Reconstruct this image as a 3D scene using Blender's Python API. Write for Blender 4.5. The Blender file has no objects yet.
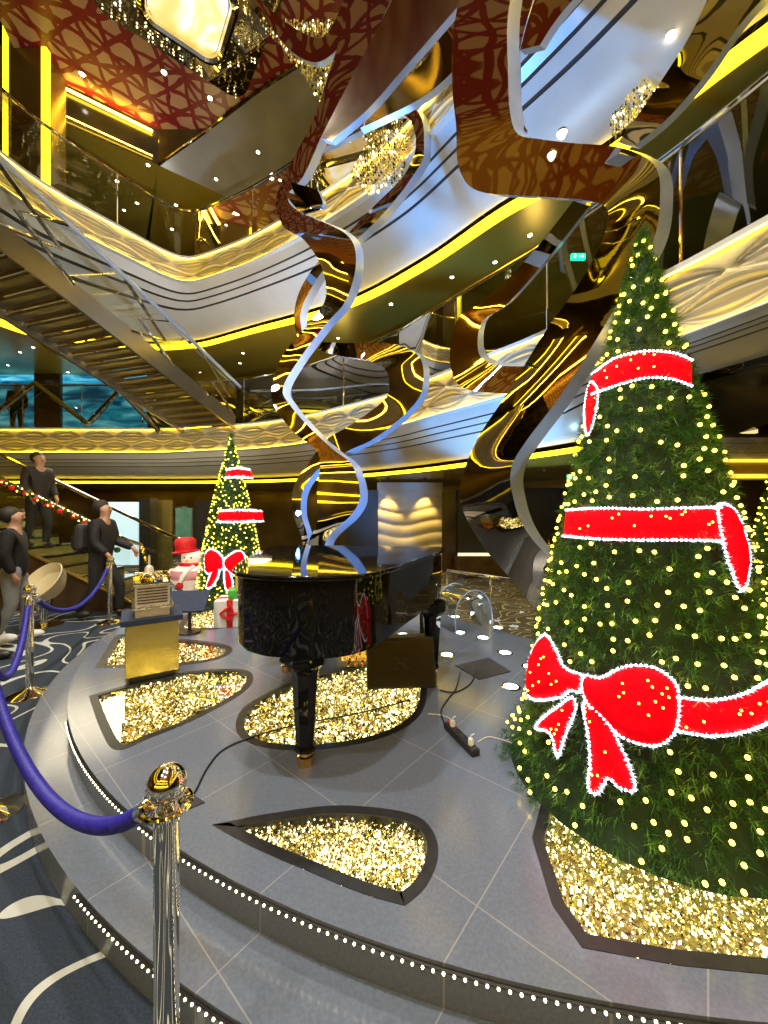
import bpy, bmesh, math, random
from mathutils import Vector, Matrix
from mathutils.geometry import delaunay_2d_cdt
random.seed(7)
sc = bpy.context.scene
COL = sc.collection
PI = math.pi
R = math.radians

# ------------------------------------------------------------------ camera, world, lights, exposure
CAMH = 1.66
F = 385.0
cd = bpy.data.cameras.new('camera'); cam = bpy.data.objects.new('camera', cd); COL.objects.link(cam)
cam.location = (0, 0, CAMH); cam.rotation_euler = (PI/2, 0, 0)
cd.sensor_fit = 'VERTICAL'; cd.sensor_height = 36; cd.lens = 36*F/1024; cd.clip_start = .02
sc.camera = cam
sc.view_settings.view_transform = 'Standard'; sc.view_settings.look = 'None'
sc.view_settings.gamma = 1; sc.view_settings.use_curve_mapping = False
sc.view_settings.exposure = 0.35
w = bpy.data.worlds.new('world'); sc.world = w; w.use_nodes = True
w.node_tree.nodes['Background'].inputs[0].default_value = (.30, .24, .13, 1)
w.node_tree.nodes['Background'].inputs[1].default_value = .25
sc.cycles.sample_clamp_indirect = 6
sc.cycles.max_bounces = 8

def light(name, kind, loc, power, color=(1, 1, 1), size=1, target=None, size_y=None, spot=None):
    l = bpy.data.lights.new(name, kind); l.energy = power; l.color = color
    if kind == 'AREA':
        l.size = size
        if size_y: l.shape = 'RECTANGLE'; l.size_y = size_y
    elif kind == 'SPOT':
        l.shadow_soft_size = size; l.spot_size = R(spot or 60); l.spot_blend = .6
    else: l.shadow_soft_size = size
    o = bpy.data.objects.new(name, l); COL.objects.link(o); o.location = loc
    if target is not None:
        o.rotation_euler = (Vector(target)-Vector(loc)).to_track_quat('-Z', 'Y').to_euler()
    return o
for x_, y_, z_, p_, tx_, ty_ in ((-3.0, 2.0, 9.5, 900, -1.5, 3), (-2.2, 5.2, 9.5, 900, -1.5, 5), (-.4, 1.2, 9.5, 900, .5, 2.5), (-3.2, -1.5, 9.5, 600, -1, 2), (.6, -2.5, 9.0, 420, .5, 2.5)):
    light('ceiling_spotlight', 'SPOT', (x_, y_, z_), p_, (1, .95, .86), .12, (tx_, ty_, 0), spot=85)
light('balcony_wash_light', 'SPOT', (-1.6, 2.0, 1.2), 1150, (.06, .36, 1), .15, (1.3, 6.6, 2.9), spot=70)
light('upper_wash_light', 'SPOT', (-2.6, 3.6, 4.2), 800, (.06, .36, 1), .15, (1.6, 4.6, 6.4), spot=62)
light('left_wash_light', 'SPOT', (.2, 5.5, 3.6), 500, (.5, .68, 1), .15, (-4.2, 9.2, 6.4), spot=70)
light('white_wash_light', 'SPOT', (-2.2, 2.2, 3.0), 60, (1, .95, .9), .2, (2.0, 5.2, 4.6), spot=95)
light('left_white_light', 'SPOT', (-.8, 3.2, 3.4), 330, (1, .93, .8), .2, (-6.0, 8.5, 5.2), spot=95)
light('lobby_light', 'AREA', (-5, 11.6, 2.5), 60, (1, .85, .5), 3, (-5, 11.6, 0), 1)
light('stair_hall_light', 'AREA', (-6.4, 8.6, 3.6), 70, (1, .85, .55), 2, (-6.2, 8.2, 0))
light('right_hall_light', 'AREA', (4.6, 7.6, 2.45), 15, (1, .8, .4), 2.4, (4.6, 7.6, 0), 1)

for x_, y_, z_, p_ in ((2.9, 7.4, 4.2, 26), (-1.2, 11.2, 4.2, 30), (-8, 11.6, 4.2, 30), (-4.2, 9.8, 7.4, 20), (-.6, 8.6, 7.4, 20)):
    light('soffit_fill_light', 'SPOT', (x_, y_, z_), p_, (1, .78, .3), .15, (x_, y_+.1, z_+3), spot=150)  # added fill lights that warm the bronze soffits, no such fixtures
def P(px, py, d): return Vector(((px-384)/F*d, d, CAMH+(512-py)/F*d))
def G(px, py, z=0.0):
    d = (CAMH-z)*F/(py-512); return Vector(((px-384)/F*d, d, z))

# ------------------------------------------------------------------ helpers
def tag(o, label=None, cat=None, group=None, kind=None):
    if label: o['label'] = label
    if cat: o['category'] = cat
    if group: o['group'] = group
    if kind: o['kind'] = kind
    return o
def link(name, me, parent=None, mats=None):
    o = bpy.data.objects.new(name, me); COL.objects.link(o)
    if mats:
        for m in (mats if isinstance(mats, (list, tuple)) else [mats]): me.materials.append(m)
    if parent: o.parent = parent
    return o
def thing(name, label, cat, loc=(0, 0, 0), rz=0, group=None):
    o = bpy.data.objects.new(name, None); COL.objects.link(o); o.location = loc; o.rotation_euler = (0, 0, rz)
    return tag(o, label, cat, group)
def copy_tree(o, parent=None):
    c = o.copy(); COL.objects.link(c); c.parent = parent
    for ch in list(o.children): copy_tree(ch, c)
    return c
class MB:
    """collects shapes, then links them as one mesh"""
    def __init__(s): s.v = []; s.f = []; s.m = []; s.cur = 0
    def add(s, vs, fs):
        n = len(s.v); s.v += [tuple(v) for v in vs]; s.f += [tuple(i+n for i in f) for f in fs]; s.m += [s.cur]*len(fs)
    def box(s, c, d, rz=0, rx=0, ry=0, taper=1.0):
        M = Matrix.Rotation(rz, 3, 'Z') @ Matrix.Rotation(ry, 3, 'Y') @ Matrix.Rotation(rx, 3, 'X')
        vs = []
        for z in (-.5, .5):
            k = taper if z > 0 else 1
            for x, y in ((-.5, -.5), (.5, -.5), (.5, .5), (-.5, .5)):
                vs.append(Vector(c)+M @ Vector((x*d[0]*k, y*d[1]*k, z*d[2])))
        s.add(vs, [(3, 2, 1, 0), (4, 5, 6, 7), (0, 1, 5, 4), (1, 2, 6, 5), (2, 3, 7, 6), (3, 0, 4, 7)])
    def tube(s, pts, r, n=8, caps=True):
        pts = [Vector(p) for p in pts]; rs = r if isinstance(r, (list, tuple)) else [r]*len(pts)
        vs = []; up = None
        for i, p in enumerate(pts):
            t = (pts[min(i+1, len(pts)-1)]-pts[max(i-1, 0)]).normalized()
            if up is None: up = t.orthogonal().normalized()
            up = (up-t*up.dot(t)); up = up.normalized() if up.length > 1e-5 else t.orthogonal().normalized()
            b = t.cross(up)
            for k in range(n):
                a = 2*PI*k/n; vs.append(p+(up*math.cos(a)+b*math.sin(a))*rs[i])
        fs = [(i*n+k, i*n+(k+1) % n, (i+1)*n+(k+1) % n, (i+1)*n+k) for i in range(len(pts)-1) for k in range(n)]
        if caps: fs += [tuple(range(n))[::-1], tuple((len(pts)-1)*n+k for k in range(n))]
        s.add(vs, fs)
    def lathe(s, prof, c=(0, 0, 0), n=24, M=None):
        vs = []; c = Vector(c)
        for r, z in prof:
            for k in range(n):
                a = 2*PI*k/n; v = Vector((r*math.cos(a), r*math.sin(a), z))
                vs.append(c+(M @ v if M else v))
        fs = [(i*n+k, i*n+(k+1) % n, (i+1)*n+(k+1) % n, (i+1)*n+k) for i in range(len(prof)-1) for k in range(n)]
        if prof[0][0] > 1e-4: fs.append(tuple(range(n))[::-1])
        if prof[-1][0] > 1e-4: fs.append(tuple((len(prof)-1)*n+k for k in range(n)))
        s.add(vs, fs)
    def ball(s, c, r, n=12, sc_=(1, 1, 1), M=None):
        m = max(4, n//2); prof = [(max(r*math.sin(PI*i/m), 1e-5), -r*math.cos(PI*i/m)) for i in range(m+1)]
        S = Matrix.Diagonal(sc_); s.lathe(prof, c, n, (M @ S) if M else S)
    def prism(s, poly, z0, z1):
        n = len(poly)
        s.add([(p[0], p[1], z0) for p in poly]+[(p[0], p[1], z1) for p in poly],
              [tuple(range(n))[::-1], tuple(range(n, 2*n))]+[(i, (i+1) % n, n+(i+1) % n, n+i) for i in range(n)])
    def build(s, name, mats, parent=None, smooth=None, bevel=0):
        me = bpy.data.meshes.new(name); me.from_pydata(s.v, [], s.f)
        if any(s.m): me.polygons.foreach_set('material_index', s.m)
        o = link(name, me, parent, mats)
        bm = bmesh.new(); bm.from_mesh(me); bmesh.ops.recalc_face_normals(bm, faces=bm.faces)
        bm.to_mesh(me); bm.free()
        if smooth is not None:
            me.polygons.foreach_set('use_smooth', [True]*len(me.polygons)); me.set_sharp_from_angle(angle=R(smooth))
        if bevel:
            b = o.modifiers.new('bevel', 'BEVEL'); b.width = bevel; b.segments = 2; b.limit_method = 'ANGLE'
        return o
def cr(pts, n=8):
    """Catmull-Rom through tuples"""
    out = []; m = len(pts)
    for i in range(m-1):
        p0, p1, p2, p3 = pts[max(i-1, 0)], pts[i], pts[i+1], pts[min(i+2, m-1)]
        for k in range(n):
            t = k/n
            out.append(tuple(.5*(2*b+(c-a)*t+(2*a-5*b+4*c-d)*t*t+(3*b-a-3*c+d)*t**3) for a, b, c, d in zip(p0, p1, p2, p3)))
    out.append(tuple(pts[-1])); return out
def closed(pts, n=6):
    m = len(pts); out = []
    for i in range(m):
        p0, p1, p2, p3 = pts[i-1], pts[i], pts[(i+1) % m], pts[(i+2) % m]
        for k in range(n):
            t = k/n
            out.append(tuple(.5*(2*b+(c-a)*t+(2*a-5*b+4*c-d)*t*t+(3*b-a-3*c+d)*t**3) for a, b, c, d in zip(p0, p1, p2, p3)))
    return out
def inside(p, poly):
    x, y = p[0], p[1]; c = False
    for i in range(len(poly)):
        a = poly[i]; b = poly[i-1]
        if (a[1] > y) != (b[1] > y) and x < (b[0]-a[0])*(y-a[1])/(b[1]-a[1])+a[0]: c = not c
    return c
def dedge(p, poly):
    m = 1e9
    for i in range(len(poly)):
        ax, ay = poly[i-1][:2]; bx, by = poly[i][:2]; dx, dy = bx-ax, by-ay
        t = max(0, min(1, ((p[0]-ax)*dx+(p[1]-ay)*dy)/(dx*dx+dy*dy+1e-12)))
        m = min(m, math.hypot(p[0]-ax-t*dx, p[1]-ay-t*dy))
    return m
def shrink(poly, d):
    n = len(poly); out = []; A = sum(poly[i-1][0]*poly[i][1]-poly[i][0]*poly[i-1][1] for i in range(n)); s = 1 if A > 0 else -1
    for i in range(n):
        a = Vector(poly[i-1][:2]); b = Vector(poly[i][:2]); c = Vector(poly[(i+1) % n][:2])
        n1 = (b-a).normalized(); n2 = (c-b).normalized()
        n1 = Vector((-n1.y, n1.x))*s; n2 = Vector((-n2.y, n2.x))*s
        m = (n1+n2); k = m.length
        m = m.normalized()*min(d/max(k/2, .3), d*2.2); out.append((b.x+m.x, b.y+m.y))
    return out

# ------------------------------------------------------------------ materials
def mat(name, col=(.5, .5, .5), rough=.5, metal=0, emit=None, es=0, **kw):
    m = bpy.data.materials.new(name); m.use_nodes = True; b = m.node_tree.nodes['Principled BSDF']
    b.inputs['Base Color'].default_value = (*col, 1); b.inputs['Roughness'].default_value = rough; b.inputs['Metallic'].default_value = metal
    if emit: b.inputs['Emission Color'].default_value = (*emit, 1); b.inputs['Emission Strength'].default_value = es
    for k, v in kw.items(): b.inputs[k.replace('_', ' ')].default_value = v
    return m
class NT:
    def __init__(s, m): s.m = m; s.t = m.node_tree; s.b = s.t.nodes['Principled BSDF']
    def n(s, kind, **kw):
        x = s.t.nodes.new(kind)
        for k, v in kw.items(): setattr(x, k, v)
        return x
    def l(s, a, b): s.t.links.new(a, b)
    def math(s, op, a, b=None, c=None):
        x = s.n('ShaderNodeMath', operation=op)
        for i, v in enumerate((a, b, c)):
            if v is None: continue
            if isinstance(v, (int, float)): x.inputs[i].default_value = v
            else: s.l(v, x.inputs[i])
        return x.outputs[0]
    def pos(s, scale=(1, 1, 1), rot=(0, 0, 0)):
        g = s.n('ShaderNodeNewGeometry'); mp = s.n('ShaderNodeMapping'); mp.inputs['Scale'].default_value = scale; mp.inputs['Rotation'].default_value = rot
        s.l(g.outputs['Position'], mp.inputs[0]); return mp.outputs[0]
    def obj(s, scale=(1, 1, 1)):
        g = s.n('ShaderNodeTexCoord'); mp = s.n('ShaderNodeMapping'); mp.inputs['Scale'].default_value = scale
        s.l(g.outputs['Object'], mp.inputs[0]); return mp.outputs[0]
    def noise(s, vec, scale, detail=2, dist=0):
        x = s.n('ShaderNodeTexNoise'); x.inputs['Scale'].default_value = scale; x.inputs['Detail'].default_value = detail; x.inputs['Distortion'].default_value = dist
        s.l(vec, x.inputs['Vector']); return x.outputs[0]
    def ramp(s, fac, stops, interp='LINEAR'):
        x = s.n('ShaderNodeValToRGB'); x.color_ramp.interpolation = interp; e = x.color_ramp.elements
        while len(e) < len(stops): e.new(.5)
        for i, (p, c) in enumerate(stops): e[i].position = p; e[i].color = (*c, 1)
        s.l(fac, x.inputs[0]); return x.outputs[0]
    def bump(s, h, st=.3, dist=.01):
        x = s.n('ShaderNodeBump'); x.inputs['Strength'].default_value = st; x.inputs['Distance'].default_value = dist
        s.l(h, x.inputs['Height']); s.l(x.outputs[0], s.b.inputs['Normal'])
    def col(s, c): s.l(c, s.b.inputs['Base Color'])
def noisy(name, c1, c2, scale, rough=.5, metal=0, bump=0, **kw):
    m = mat(name, c1, rough, metal, **kw); t = NT(m); f = t.noise(t.obj(), scale, 3)
    t.col(t.ramp(f, [(.3, c1), (.7, c2)]))
    if bump: t.bump(f, bump)
    return m
def emis(name, c, s): return mat(name, (0, 0, 0) if s > .9 else c, .5, 0, c, s)

M = {}
M['steel'] = noisy('polished_steel', (.56, .50, .40), (.62, .56, .46), 2, .02, 1)
M['dark_steel'] = noisy('dark_reflection_steel', (.34, .27, .17), (.40, .32, .21), 1.2, .16, 1)  # dark soffit reflection put into the blade's base colour
M['steel_edge'] = noisy('blue_lit_steel', (.48, .58, .82), (.58, .68, .92), 3, .25, .55)  # blue light caught by the ribbon edges put into the base colour
M['chrome'] = noisy('chrome', (.80, .77, .68), (.88, .84, .76), 6, .05, 1)
M['gold'] = noisy('gold_metal', (.86, .62, .18), (.95, .74, .30), 5, .2, 1)
M['brass'] = noisy('brass', (.75, .45, .18), (.85, .55, .25), 8, .15, 1)
M['lacquer'] = noisy('black_lacquer', (.004, .004, .005), (.008, .008, .009), 3, .04, 0, Specular_IOR_Level=.35)
M['black'] = noisy('black_plastic', (.012, .012, .013), (.025, .025, .028), 20, .4)
M['rubber'] = noisy('black_rubber', (.02, .02, .025), (.035, .035, .04), 30, .6)
M['ivory'] = noisy('ivory_panel', (.62, .60, .56), (.70, .68, .64), 1.5, .28)
M['relief'] = noisy('relief_panel', (.58, .47, .22), (.66, .54, .28), 1.2, .35)
M['lens'] = noisy('relief_lens_shade', (.30, .25, .15), (.36, .31, .19), 1.2, .35)  # darker tone: shade of the lens hollows put into the colour
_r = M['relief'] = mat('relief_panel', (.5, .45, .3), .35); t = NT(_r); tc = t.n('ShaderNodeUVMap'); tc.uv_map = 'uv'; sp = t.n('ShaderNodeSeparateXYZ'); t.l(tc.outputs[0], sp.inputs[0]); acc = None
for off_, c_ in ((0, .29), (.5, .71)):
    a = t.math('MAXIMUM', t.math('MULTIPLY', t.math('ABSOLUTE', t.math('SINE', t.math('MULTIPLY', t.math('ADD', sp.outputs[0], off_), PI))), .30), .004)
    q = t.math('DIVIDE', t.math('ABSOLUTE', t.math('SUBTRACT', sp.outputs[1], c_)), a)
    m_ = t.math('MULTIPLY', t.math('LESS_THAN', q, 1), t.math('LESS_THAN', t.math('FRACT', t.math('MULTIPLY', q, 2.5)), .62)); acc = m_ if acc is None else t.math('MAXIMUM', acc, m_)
t.col(t.ramp(acc, [(0, (.58, .50, .30)), (1, (.33, .29, .19))]))  # lens stripes darkened, recess shade painted over the real relief
M['groove'] = noisy('groove', (.03, .03, .04), (.05, .05, .06), 2, .4)
M['cove'] = emis('cove_light', (1, .66, .012), 5)
M['blueled'] = emis('blue_light', (.08, .42, 1), 9)
M['band_led'] = emis('band_light', (1, .66, .05), 19)
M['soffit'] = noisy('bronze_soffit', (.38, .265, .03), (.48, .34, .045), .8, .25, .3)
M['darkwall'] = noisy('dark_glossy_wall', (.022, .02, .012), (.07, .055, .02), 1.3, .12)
M['brownwall'] = noisy('bronze_wall', (.16, .11, .03), (.30, .20, .06), 1.0, .2, .6)
M['wood'] = noisy('dark_wood', (.05, .028, .012), (.10, .055, .02), 3, .25)
M['down'] = emis('downlight_lens', (1, .90, .70), 14)
M['white_led'] = emis('white_led', (1, .90, .55), 7)
M['cold_led'] = emis('cold_led', (.72, .9, 1), 7)
M['puck'] = emis('puck_lens', (.85, .95, 1), 7)
M['fairy'] = emis('fairy_bulb', (1, .72, .07), 7)
M['needle'] = noisy('tinsel_needles', (.012, .085, .008), (.045, .18, .018), 9, .45)
M['needle2'] = noisy('tinsel_needles_light', (.10, .26, .04), (.22, .40, .08), 9, .25)
M['core'] = noisy('tree_core', (.004, .02, .004), (.01, .035, .008), 6, .8)
M['red'] = noisy('red_tinsel', (.78, .002, .006), (.98, .004, .010), 30, .9, 0, .5, Specular_IOR_Level=.05, Emission_Color=(1, 0, .01, 1), Emission_Strength=.35)  # cloth is no lamp; glow put in to keep the red saturated
M['frost'] = noisy('frosted_tinsel', (.75, .85, .9), (.95, .97, 1), 40, .5, Emission_Color=(.5, .85, 1, 1), Emission_Strength=.9)
M['rope'] = mat('blue_rope', (.035, .03, .50), .45)
t = NT(M['rope']); t.col(t.ramp(t.noise(t.obj(), 60), [(.3, (.012, .010, .22)), (.7, (.03, .026, .42))]))
M['glass'] = mat('clear_glass', (.9, 1, .95), .0)
def thin_glass(name, tint=(.93, .97, .93), refl=.12, mx_=.75):
    m = bpy.data.materials.new(name); m.use_nodes = True; t = m.node_tree; t.nodes.clear()
    o = t.nodes.new('ShaderNodeOutputMaterial'); mx = t.nodes.new('ShaderNodeMixShader'); tr = t.nodes.new('ShaderNodeBsdfTransparent'); g = t.nodes.new('ShaderNodeBsdfGlossy')
    tr.inputs[0].default_value = (*tint, 1); g.inputs['Roughness'].default_value = .01
    lw = t.nodes.new('ShaderNodeLayerWeight'); lw.inputs[0].default_value = .25
    mp = t.nodes.new('ShaderNodeMapRange'); mp.inputs['To Min'].default_value = refl*.4; mp.inputs['To Max'].default_value = mx_
    t.links.new(lw.outputs['Fresnel'], mp.inputs[0]); t.links.new(mp.outputs[0], mx.inputs[0])
    t.links.new(tr.outputs[0], mx.inputs[1]); t.links.new(g.outputs[0], mx.inputs[2]); t.links.new(mx.outputs[0], o.inputs[0]); return m
M['pane'] = thin_glass('thin_glass')
M['floorpane'] = thin_glass('floor_glass', (.97, .98, .95), .05, .28)
M['smoked'] = thin_glass('smoked_glass', (.42, .45, .36), .3)
M['acrylic'] = thin_glass('acrylic', (.80, .86, .92), .5)

# stage stone: grey terrazzo with fine diagonal joints
m = M['stone'] = mat('grey_stone', (.3, .3, .33), .16); t = NT(m)
g = t.n('ShaderNodeSeparateXYZ'); t.l(t.pos((1, 1, 1), (0, 0, R(40))), g.inputs[0])
ln = None
for ax, sp in ((0, .62), (1, .62)):
    fr = t.math('FRACT', t.math('MULTIPLY', g.outputs[ax], 1/sp)); e = t.math('LESS_THAN', fr, .008)
    ln = e if ln is None else t.math('MAXIMUM', ln, e)
base = t.ramp(t.noise(t.pos(), 90, 4), [(.35, (.128, .152, .205)), (.65, (.155, .182, .24))])
mx = t.n('ShaderNodeMix', data_type='RGBA'); t.l(ln, mx.inputs[0]); t.l(base, mx.inputs[6]); mx.inputs[7].default_value = (.27, .275, .29, 1); t.col(mx.outputs[2])
# carpets: contour lines of a slow noise
def carpet(name, a, b, line, scale, wid, dist):
    m = mat(name, a, .9); t = NT(m); n = t.noise(t.pos(), scale, 0, dist)
    k = t.math('FRACT', t.math('MULTIPLY', n, 7)); e = t.math('LESS_THAN', t.math('ABSOLUTE', t.math('SUBTRACT', k, .5)), wid)
    base = t.ramp(t.noise(t.pos(), 120, 2), [(.3, a), (.7, b)])
    mx = t.n('ShaderNodeMix', data_type='RGBA'); t.l(e, mx.inputs[0]); t.l(base, mx.inputs[6]); mx.inputs[7].default_value = (*line, 1); t.col(mx.outputs[2]); return m
M['carpet'] = carpet('navy_carpet', (.012, .022, .04), (.03, .045, .07), (.50, .52, .48), 1.15, .075, .6)
M['carpet2'] = carpet('bronze_carpet', (.055, .040, .015), (.09, .065, .025), (.50, .42, .20), 1.6, .07, 1.0)
# burgundy lattice ceiling
m = M['lattice'] = mat('burgundy_lattice', (.3, .02, .03), .3); t = NT(m)
mp = t.pos(); nz = t.n('ShaderNodeTexNoise'); nz.inputs['Scale'].default_value = 1.6; t.l(mp, nz.inputs['Vector'])
va = t.n('ShaderNodeVectorMath', operation='MULTIPLY_ADD'); t.l(nz.outputs['Color'], va.inputs[0]); va.inputs[1].default_value = (.3, .3, 0); t.l(mp, va.inputs[2])
sp = t.n('ShaderNodeSeparateXYZ'); t.l(va.outputs[0], sp.inputs[0]); mn = None
for k, (ang, fq) in enumerate(((12, 2.7), (71, 2.3), (128, 2.9), (98, 1.3), (160, 1.2))):
    a = R(ang); u = t.math('ADD', t.math('MULTIPLY', sp.outputs[0], math.cos(a)*fq), t.math('MULTIPLY', sp.outputs[1], math.sin(a)*fq))
    if fq < 2: u = t.math('ADD', u, .31)
    d = t.math('ABSOLUTE', t.math('SUBTRACT', t.math('FRACT', u), .5)); d = t.math('MULTIPLY', d, 2.6/fq); mn = d if mn is None else t.math('MINIMUM', mn, d)
t.col(t.ramp(mn, [(0, (.20, .012, .018)), (.08, (.15, .01, .015)), (.10, (.42, .25, .15)), (1, (.50, .31, .19))], 'CONSTANT'))
# wavy lit wall
m = M['wavewall'] = mat('wavy_panel', (.5, .47, .4), .4)
m = M['blue'] = mat('blue_screen', (0, 0, 0), .3, 0, (.02, .3, .55), 1); t = NT(m)
t.l(t.ramp(t.noise(t.pos((.6, .6, 3)), 1.3, 3, 1), [(.35, (.0, .05, .12)), (.5, (.02, .28, .45)), (.7, (.25, .75, .85))]), t.b.inputs['Emission Color'])
M['bluewin'] = emis('cool_window', (.50, .68, .80), .8)
M['teal'] = noisy('teal_poster', (.02, .2, .18), (.2, .35, .3), 3, .4)
M['exit'] = emis('exit_green', (.0, .75, .35), 1.6)
M['exit_w'] = emis('exit_white', (.8, 1, .9), 2)
M['navycloth'] = noisy('navy_velvet', (.012, .022, .06), (.02, .035, .09), 30, .7)
M['goldpanel'] = noisy('brushed_gold_panel', (.62, .50, .13), (.75, .62, .2), 3, .22, .85)
M['modelwhite'] = noisy('cream_enamel', (.62, .52, .40), (.75, .66, .55), 14, .3, .3)
M['white'] = noisy('white_fabric', (.8, .8, .8), (.9, .9, .9), 10, .6)
M['satin'] = noisy('satin_bronze', (.22, .20, .16), (.30, .27, .21), 1.5, .28, .8)
M['coatblack'] = noisy('black_coat', (.006, .006, .008), (.012, .012, .015), 14, .7)
M['coatbrown'] = noisy('dark_brown_coat', (.014, .010, .009), (.028, .021, .018), 14, .7)
M['trouser'] = noisy('dark_trousers', (.012, .012, .016), (.02, .02, .026), 10, .8)
M['greytrouser'] = noisy('grey_trousers', (.22, .23, .25), (.30, .31, .33), 10, .8)
M['skin'] = noisy('skin', (.45, .25, .16), (.52, .30, .20), 6, .5)
M['hair'] = noisy('dark_hair', (.012, .009, .007), (.03, .02, .015), 40, .6)
M['redhair'] = noisy('auburn_hair', (.28, .07, .02), (.40, .12, .04), 40, .6)
M['cream'] = noisy('cream_shell', (.70, .60, .36), (.78, .68, .44), 4, .35)
M['green'] = noisy('green_paper', (.03, .42, .04), (.08, .6, .08), 9, .4)
M['yellowpaper'] = noisy('gold_paper', (.6, .45, .06), (.8, .6, .1), 9, .3)
M['snow'] = noisy('inflated_white', (.75, .62, .60), (.85, .75, .70), 3, .5, Emission_Color=(1, .75, .55, 1), Emission_Strength=.35)
M['redcloth'] = noisy('red_cloth', (.55, .005, .01), (.75, .01, .02), 8, .6)
M['pink'] = noisy('pink_cloth', (.55, .22, .28), (.68, .34, .40), 5, .6)
M['keywhite'] = noisy('ivory_keys', (.75, .73, .68), (.82, .8, .76), 20, .2)
M['plug'] = noisy('white_plug', (.75, .73, .68), (.85, .83, .8), 20, .4)

# ------------------------------------------------------------------ the setting: floors and stage
def struct(o): o['kind'] = 'structure'; return o
CX, CY, R1, R2, H1, H2 = 1.35, 5.68, 4.87, 4.65, .14, .28
mb = MB(); mb.add([(-16, -8, 0), (14, -8, 0), (14, 18, 0), (-16, 18, 0)], [(0, 1, 2, 3)]); struct(mb.build('floor', M['carpet']))
# straight back edge of the stage
LA = Vector((1.72, 4.06)); LD = Vector((-.97, 1.10)).normalized(); LN = Vector((LD.y, -LD.x))  # LN points off the stage
if LN.dot(Vector((0, 3))-LA) > 0: LN = -LN
def stage_poly(r):
    out = []
    for k in range(240):
        a = 2*PI*k/240; p = Vector((CX+r*math.cos(a), CY+r*math.sin(a))); s = LN.dot(p-LA)
        out.append((p, s))
    res = []
    for i in range(240):
        (p, s), (q, u) = out[i], out[(i+1) % 240]
        if s <= 0: res.append((p.x, p.y))
        if (s <= 0) != (u <= 0): tt = s/(s-u); x = p+(q-p)*tt; res.append((x.x, x.y))
    return res
mb = MB(); q = [LA-LD*6, LA+LD*12, LA+LD*12+LN*14, LA-LD*6+LN*14]
mb.add([(p.x, p.y, .004) for p in q], [(0, 1, 2, 3)]); struct(mb.build('floor', M['carpet2']))
mb = MB(); mb.prism(stage_poly(R1), 0, H1); st = struct(mb.build('floor', M['stone'])); st.name = 'floor_lower_step'
# inlay outlines (traced on the stage top)
INL = {
 'front leaf': ([(212, 825), (262, 815), (330, 806), (385, 809), (420, 818), (436, 838), (437, 862), (425, 888), (405, 906), (360, 893), (300, 868), (250, 846)], .045),
 'centre ellipse': ([(236, 722), (250, 703), (290, 683), (340, 668), (390, 664), (420, 672), (427, 690), (420, 715), (390, 735), (340, 747), (285, 750), (245, 741)], .05),
 'side leaf': ([(89, 696), (130, 684), (185, 672), (235, 669), (252, 674), (250, 686), (232, 700), (190, 722), (150, 738), (116, 750), (100, 728)], .05),
 'rear leaf': ([(95, 668), (112, 640), (124, 634), (175, 638), (222, 644), (232, 651), (215, 660), (170, 666)], .06),
 'far leaf': ([(176, 630), (184, 616), (215, 606), (240, 610), (238, 622), (215, 629)], .07),
 'tree leaf': ([(532, 838), (552, 905), (582, 948), (680, 966), (800, 978), (860, 900), (880, 800), (760, 740), (620, 735), (550, 770)], .045),
}
LBL = {'front leaf': 'black-rimmed leaf-shaped floor window of crystals nearest the camera, below the piano leg',
       'centre ellipse': 'black-rimmed oval floor window of golden crystals under the piano',
       'side leaf': 'leaf-shaped floor window of crystals left of the piano, in front of the plinth',
       'rear leaf': 'leaf-shaped floor window of crystals the gold plinth stands over',
       'far leaf': 'small floor window of crystals in front of the snowman',
       'tree leaf': 'floor window of crystals under the big Christmas tree'}
polys = {}
for k, (pp, fw) in INL.items():
    pl = [tuple(G(x, y, H2)[:2]) for x, y in pp]
    sharp = k in ('front leaf',)
    if k == 'front leaf':
        body = cr([(*p,) for p in pl[1:9]], 6); pl2 = [pl[0]]+body+cr(pl[8:12]+[pl[0]], 3)[1:-1]
    elif k == 'centre ellipse': pl2 = closed(pl, 6)
    elif k == 'tree leaf': pl2 = pl
    else: pl2 = [pl[0]]+cr(pl[1:]+[pl[0]], 5)[:-1]
    polys[k] = (pl2, fw)
def fill_holes(outer, holes, z):
    bm = bmesh.new()
    for lp in [outer]+holes:
        vs = [bm.verts.new((p[0], p[1], z)) for p in lp]
        for i in range(len(vs)): bm.edges.new((vs[i-1], vs[i]))
    bmesh.ops.triangle_fill(bm, use_beauty=True, use_dissolve=False, edges=bm.edges[:])
    for f in bm.faces:
        if f.normal.z < 0: f.normal_flip()
    return bm
so = stage_poly(R2)
bm = fill_holes(so, [p for p, f in polys.values()], H2)
n = len(so)
rim = [bm.verts.new((p[0], p[1], H2)) for p in so]; rb = [bm.verts.new((p[0], p[1], H1-.01)) for p in so]
for i in range(n): bm.faces.new((rim[i-1], rb[i-1], rb[i], rim[i]))
me = bpy.data.meshes.new('floor_stage'); bm.to_mesh(me); bm.free(); struct(link('floor_stage', me, None, M['stone']))
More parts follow.
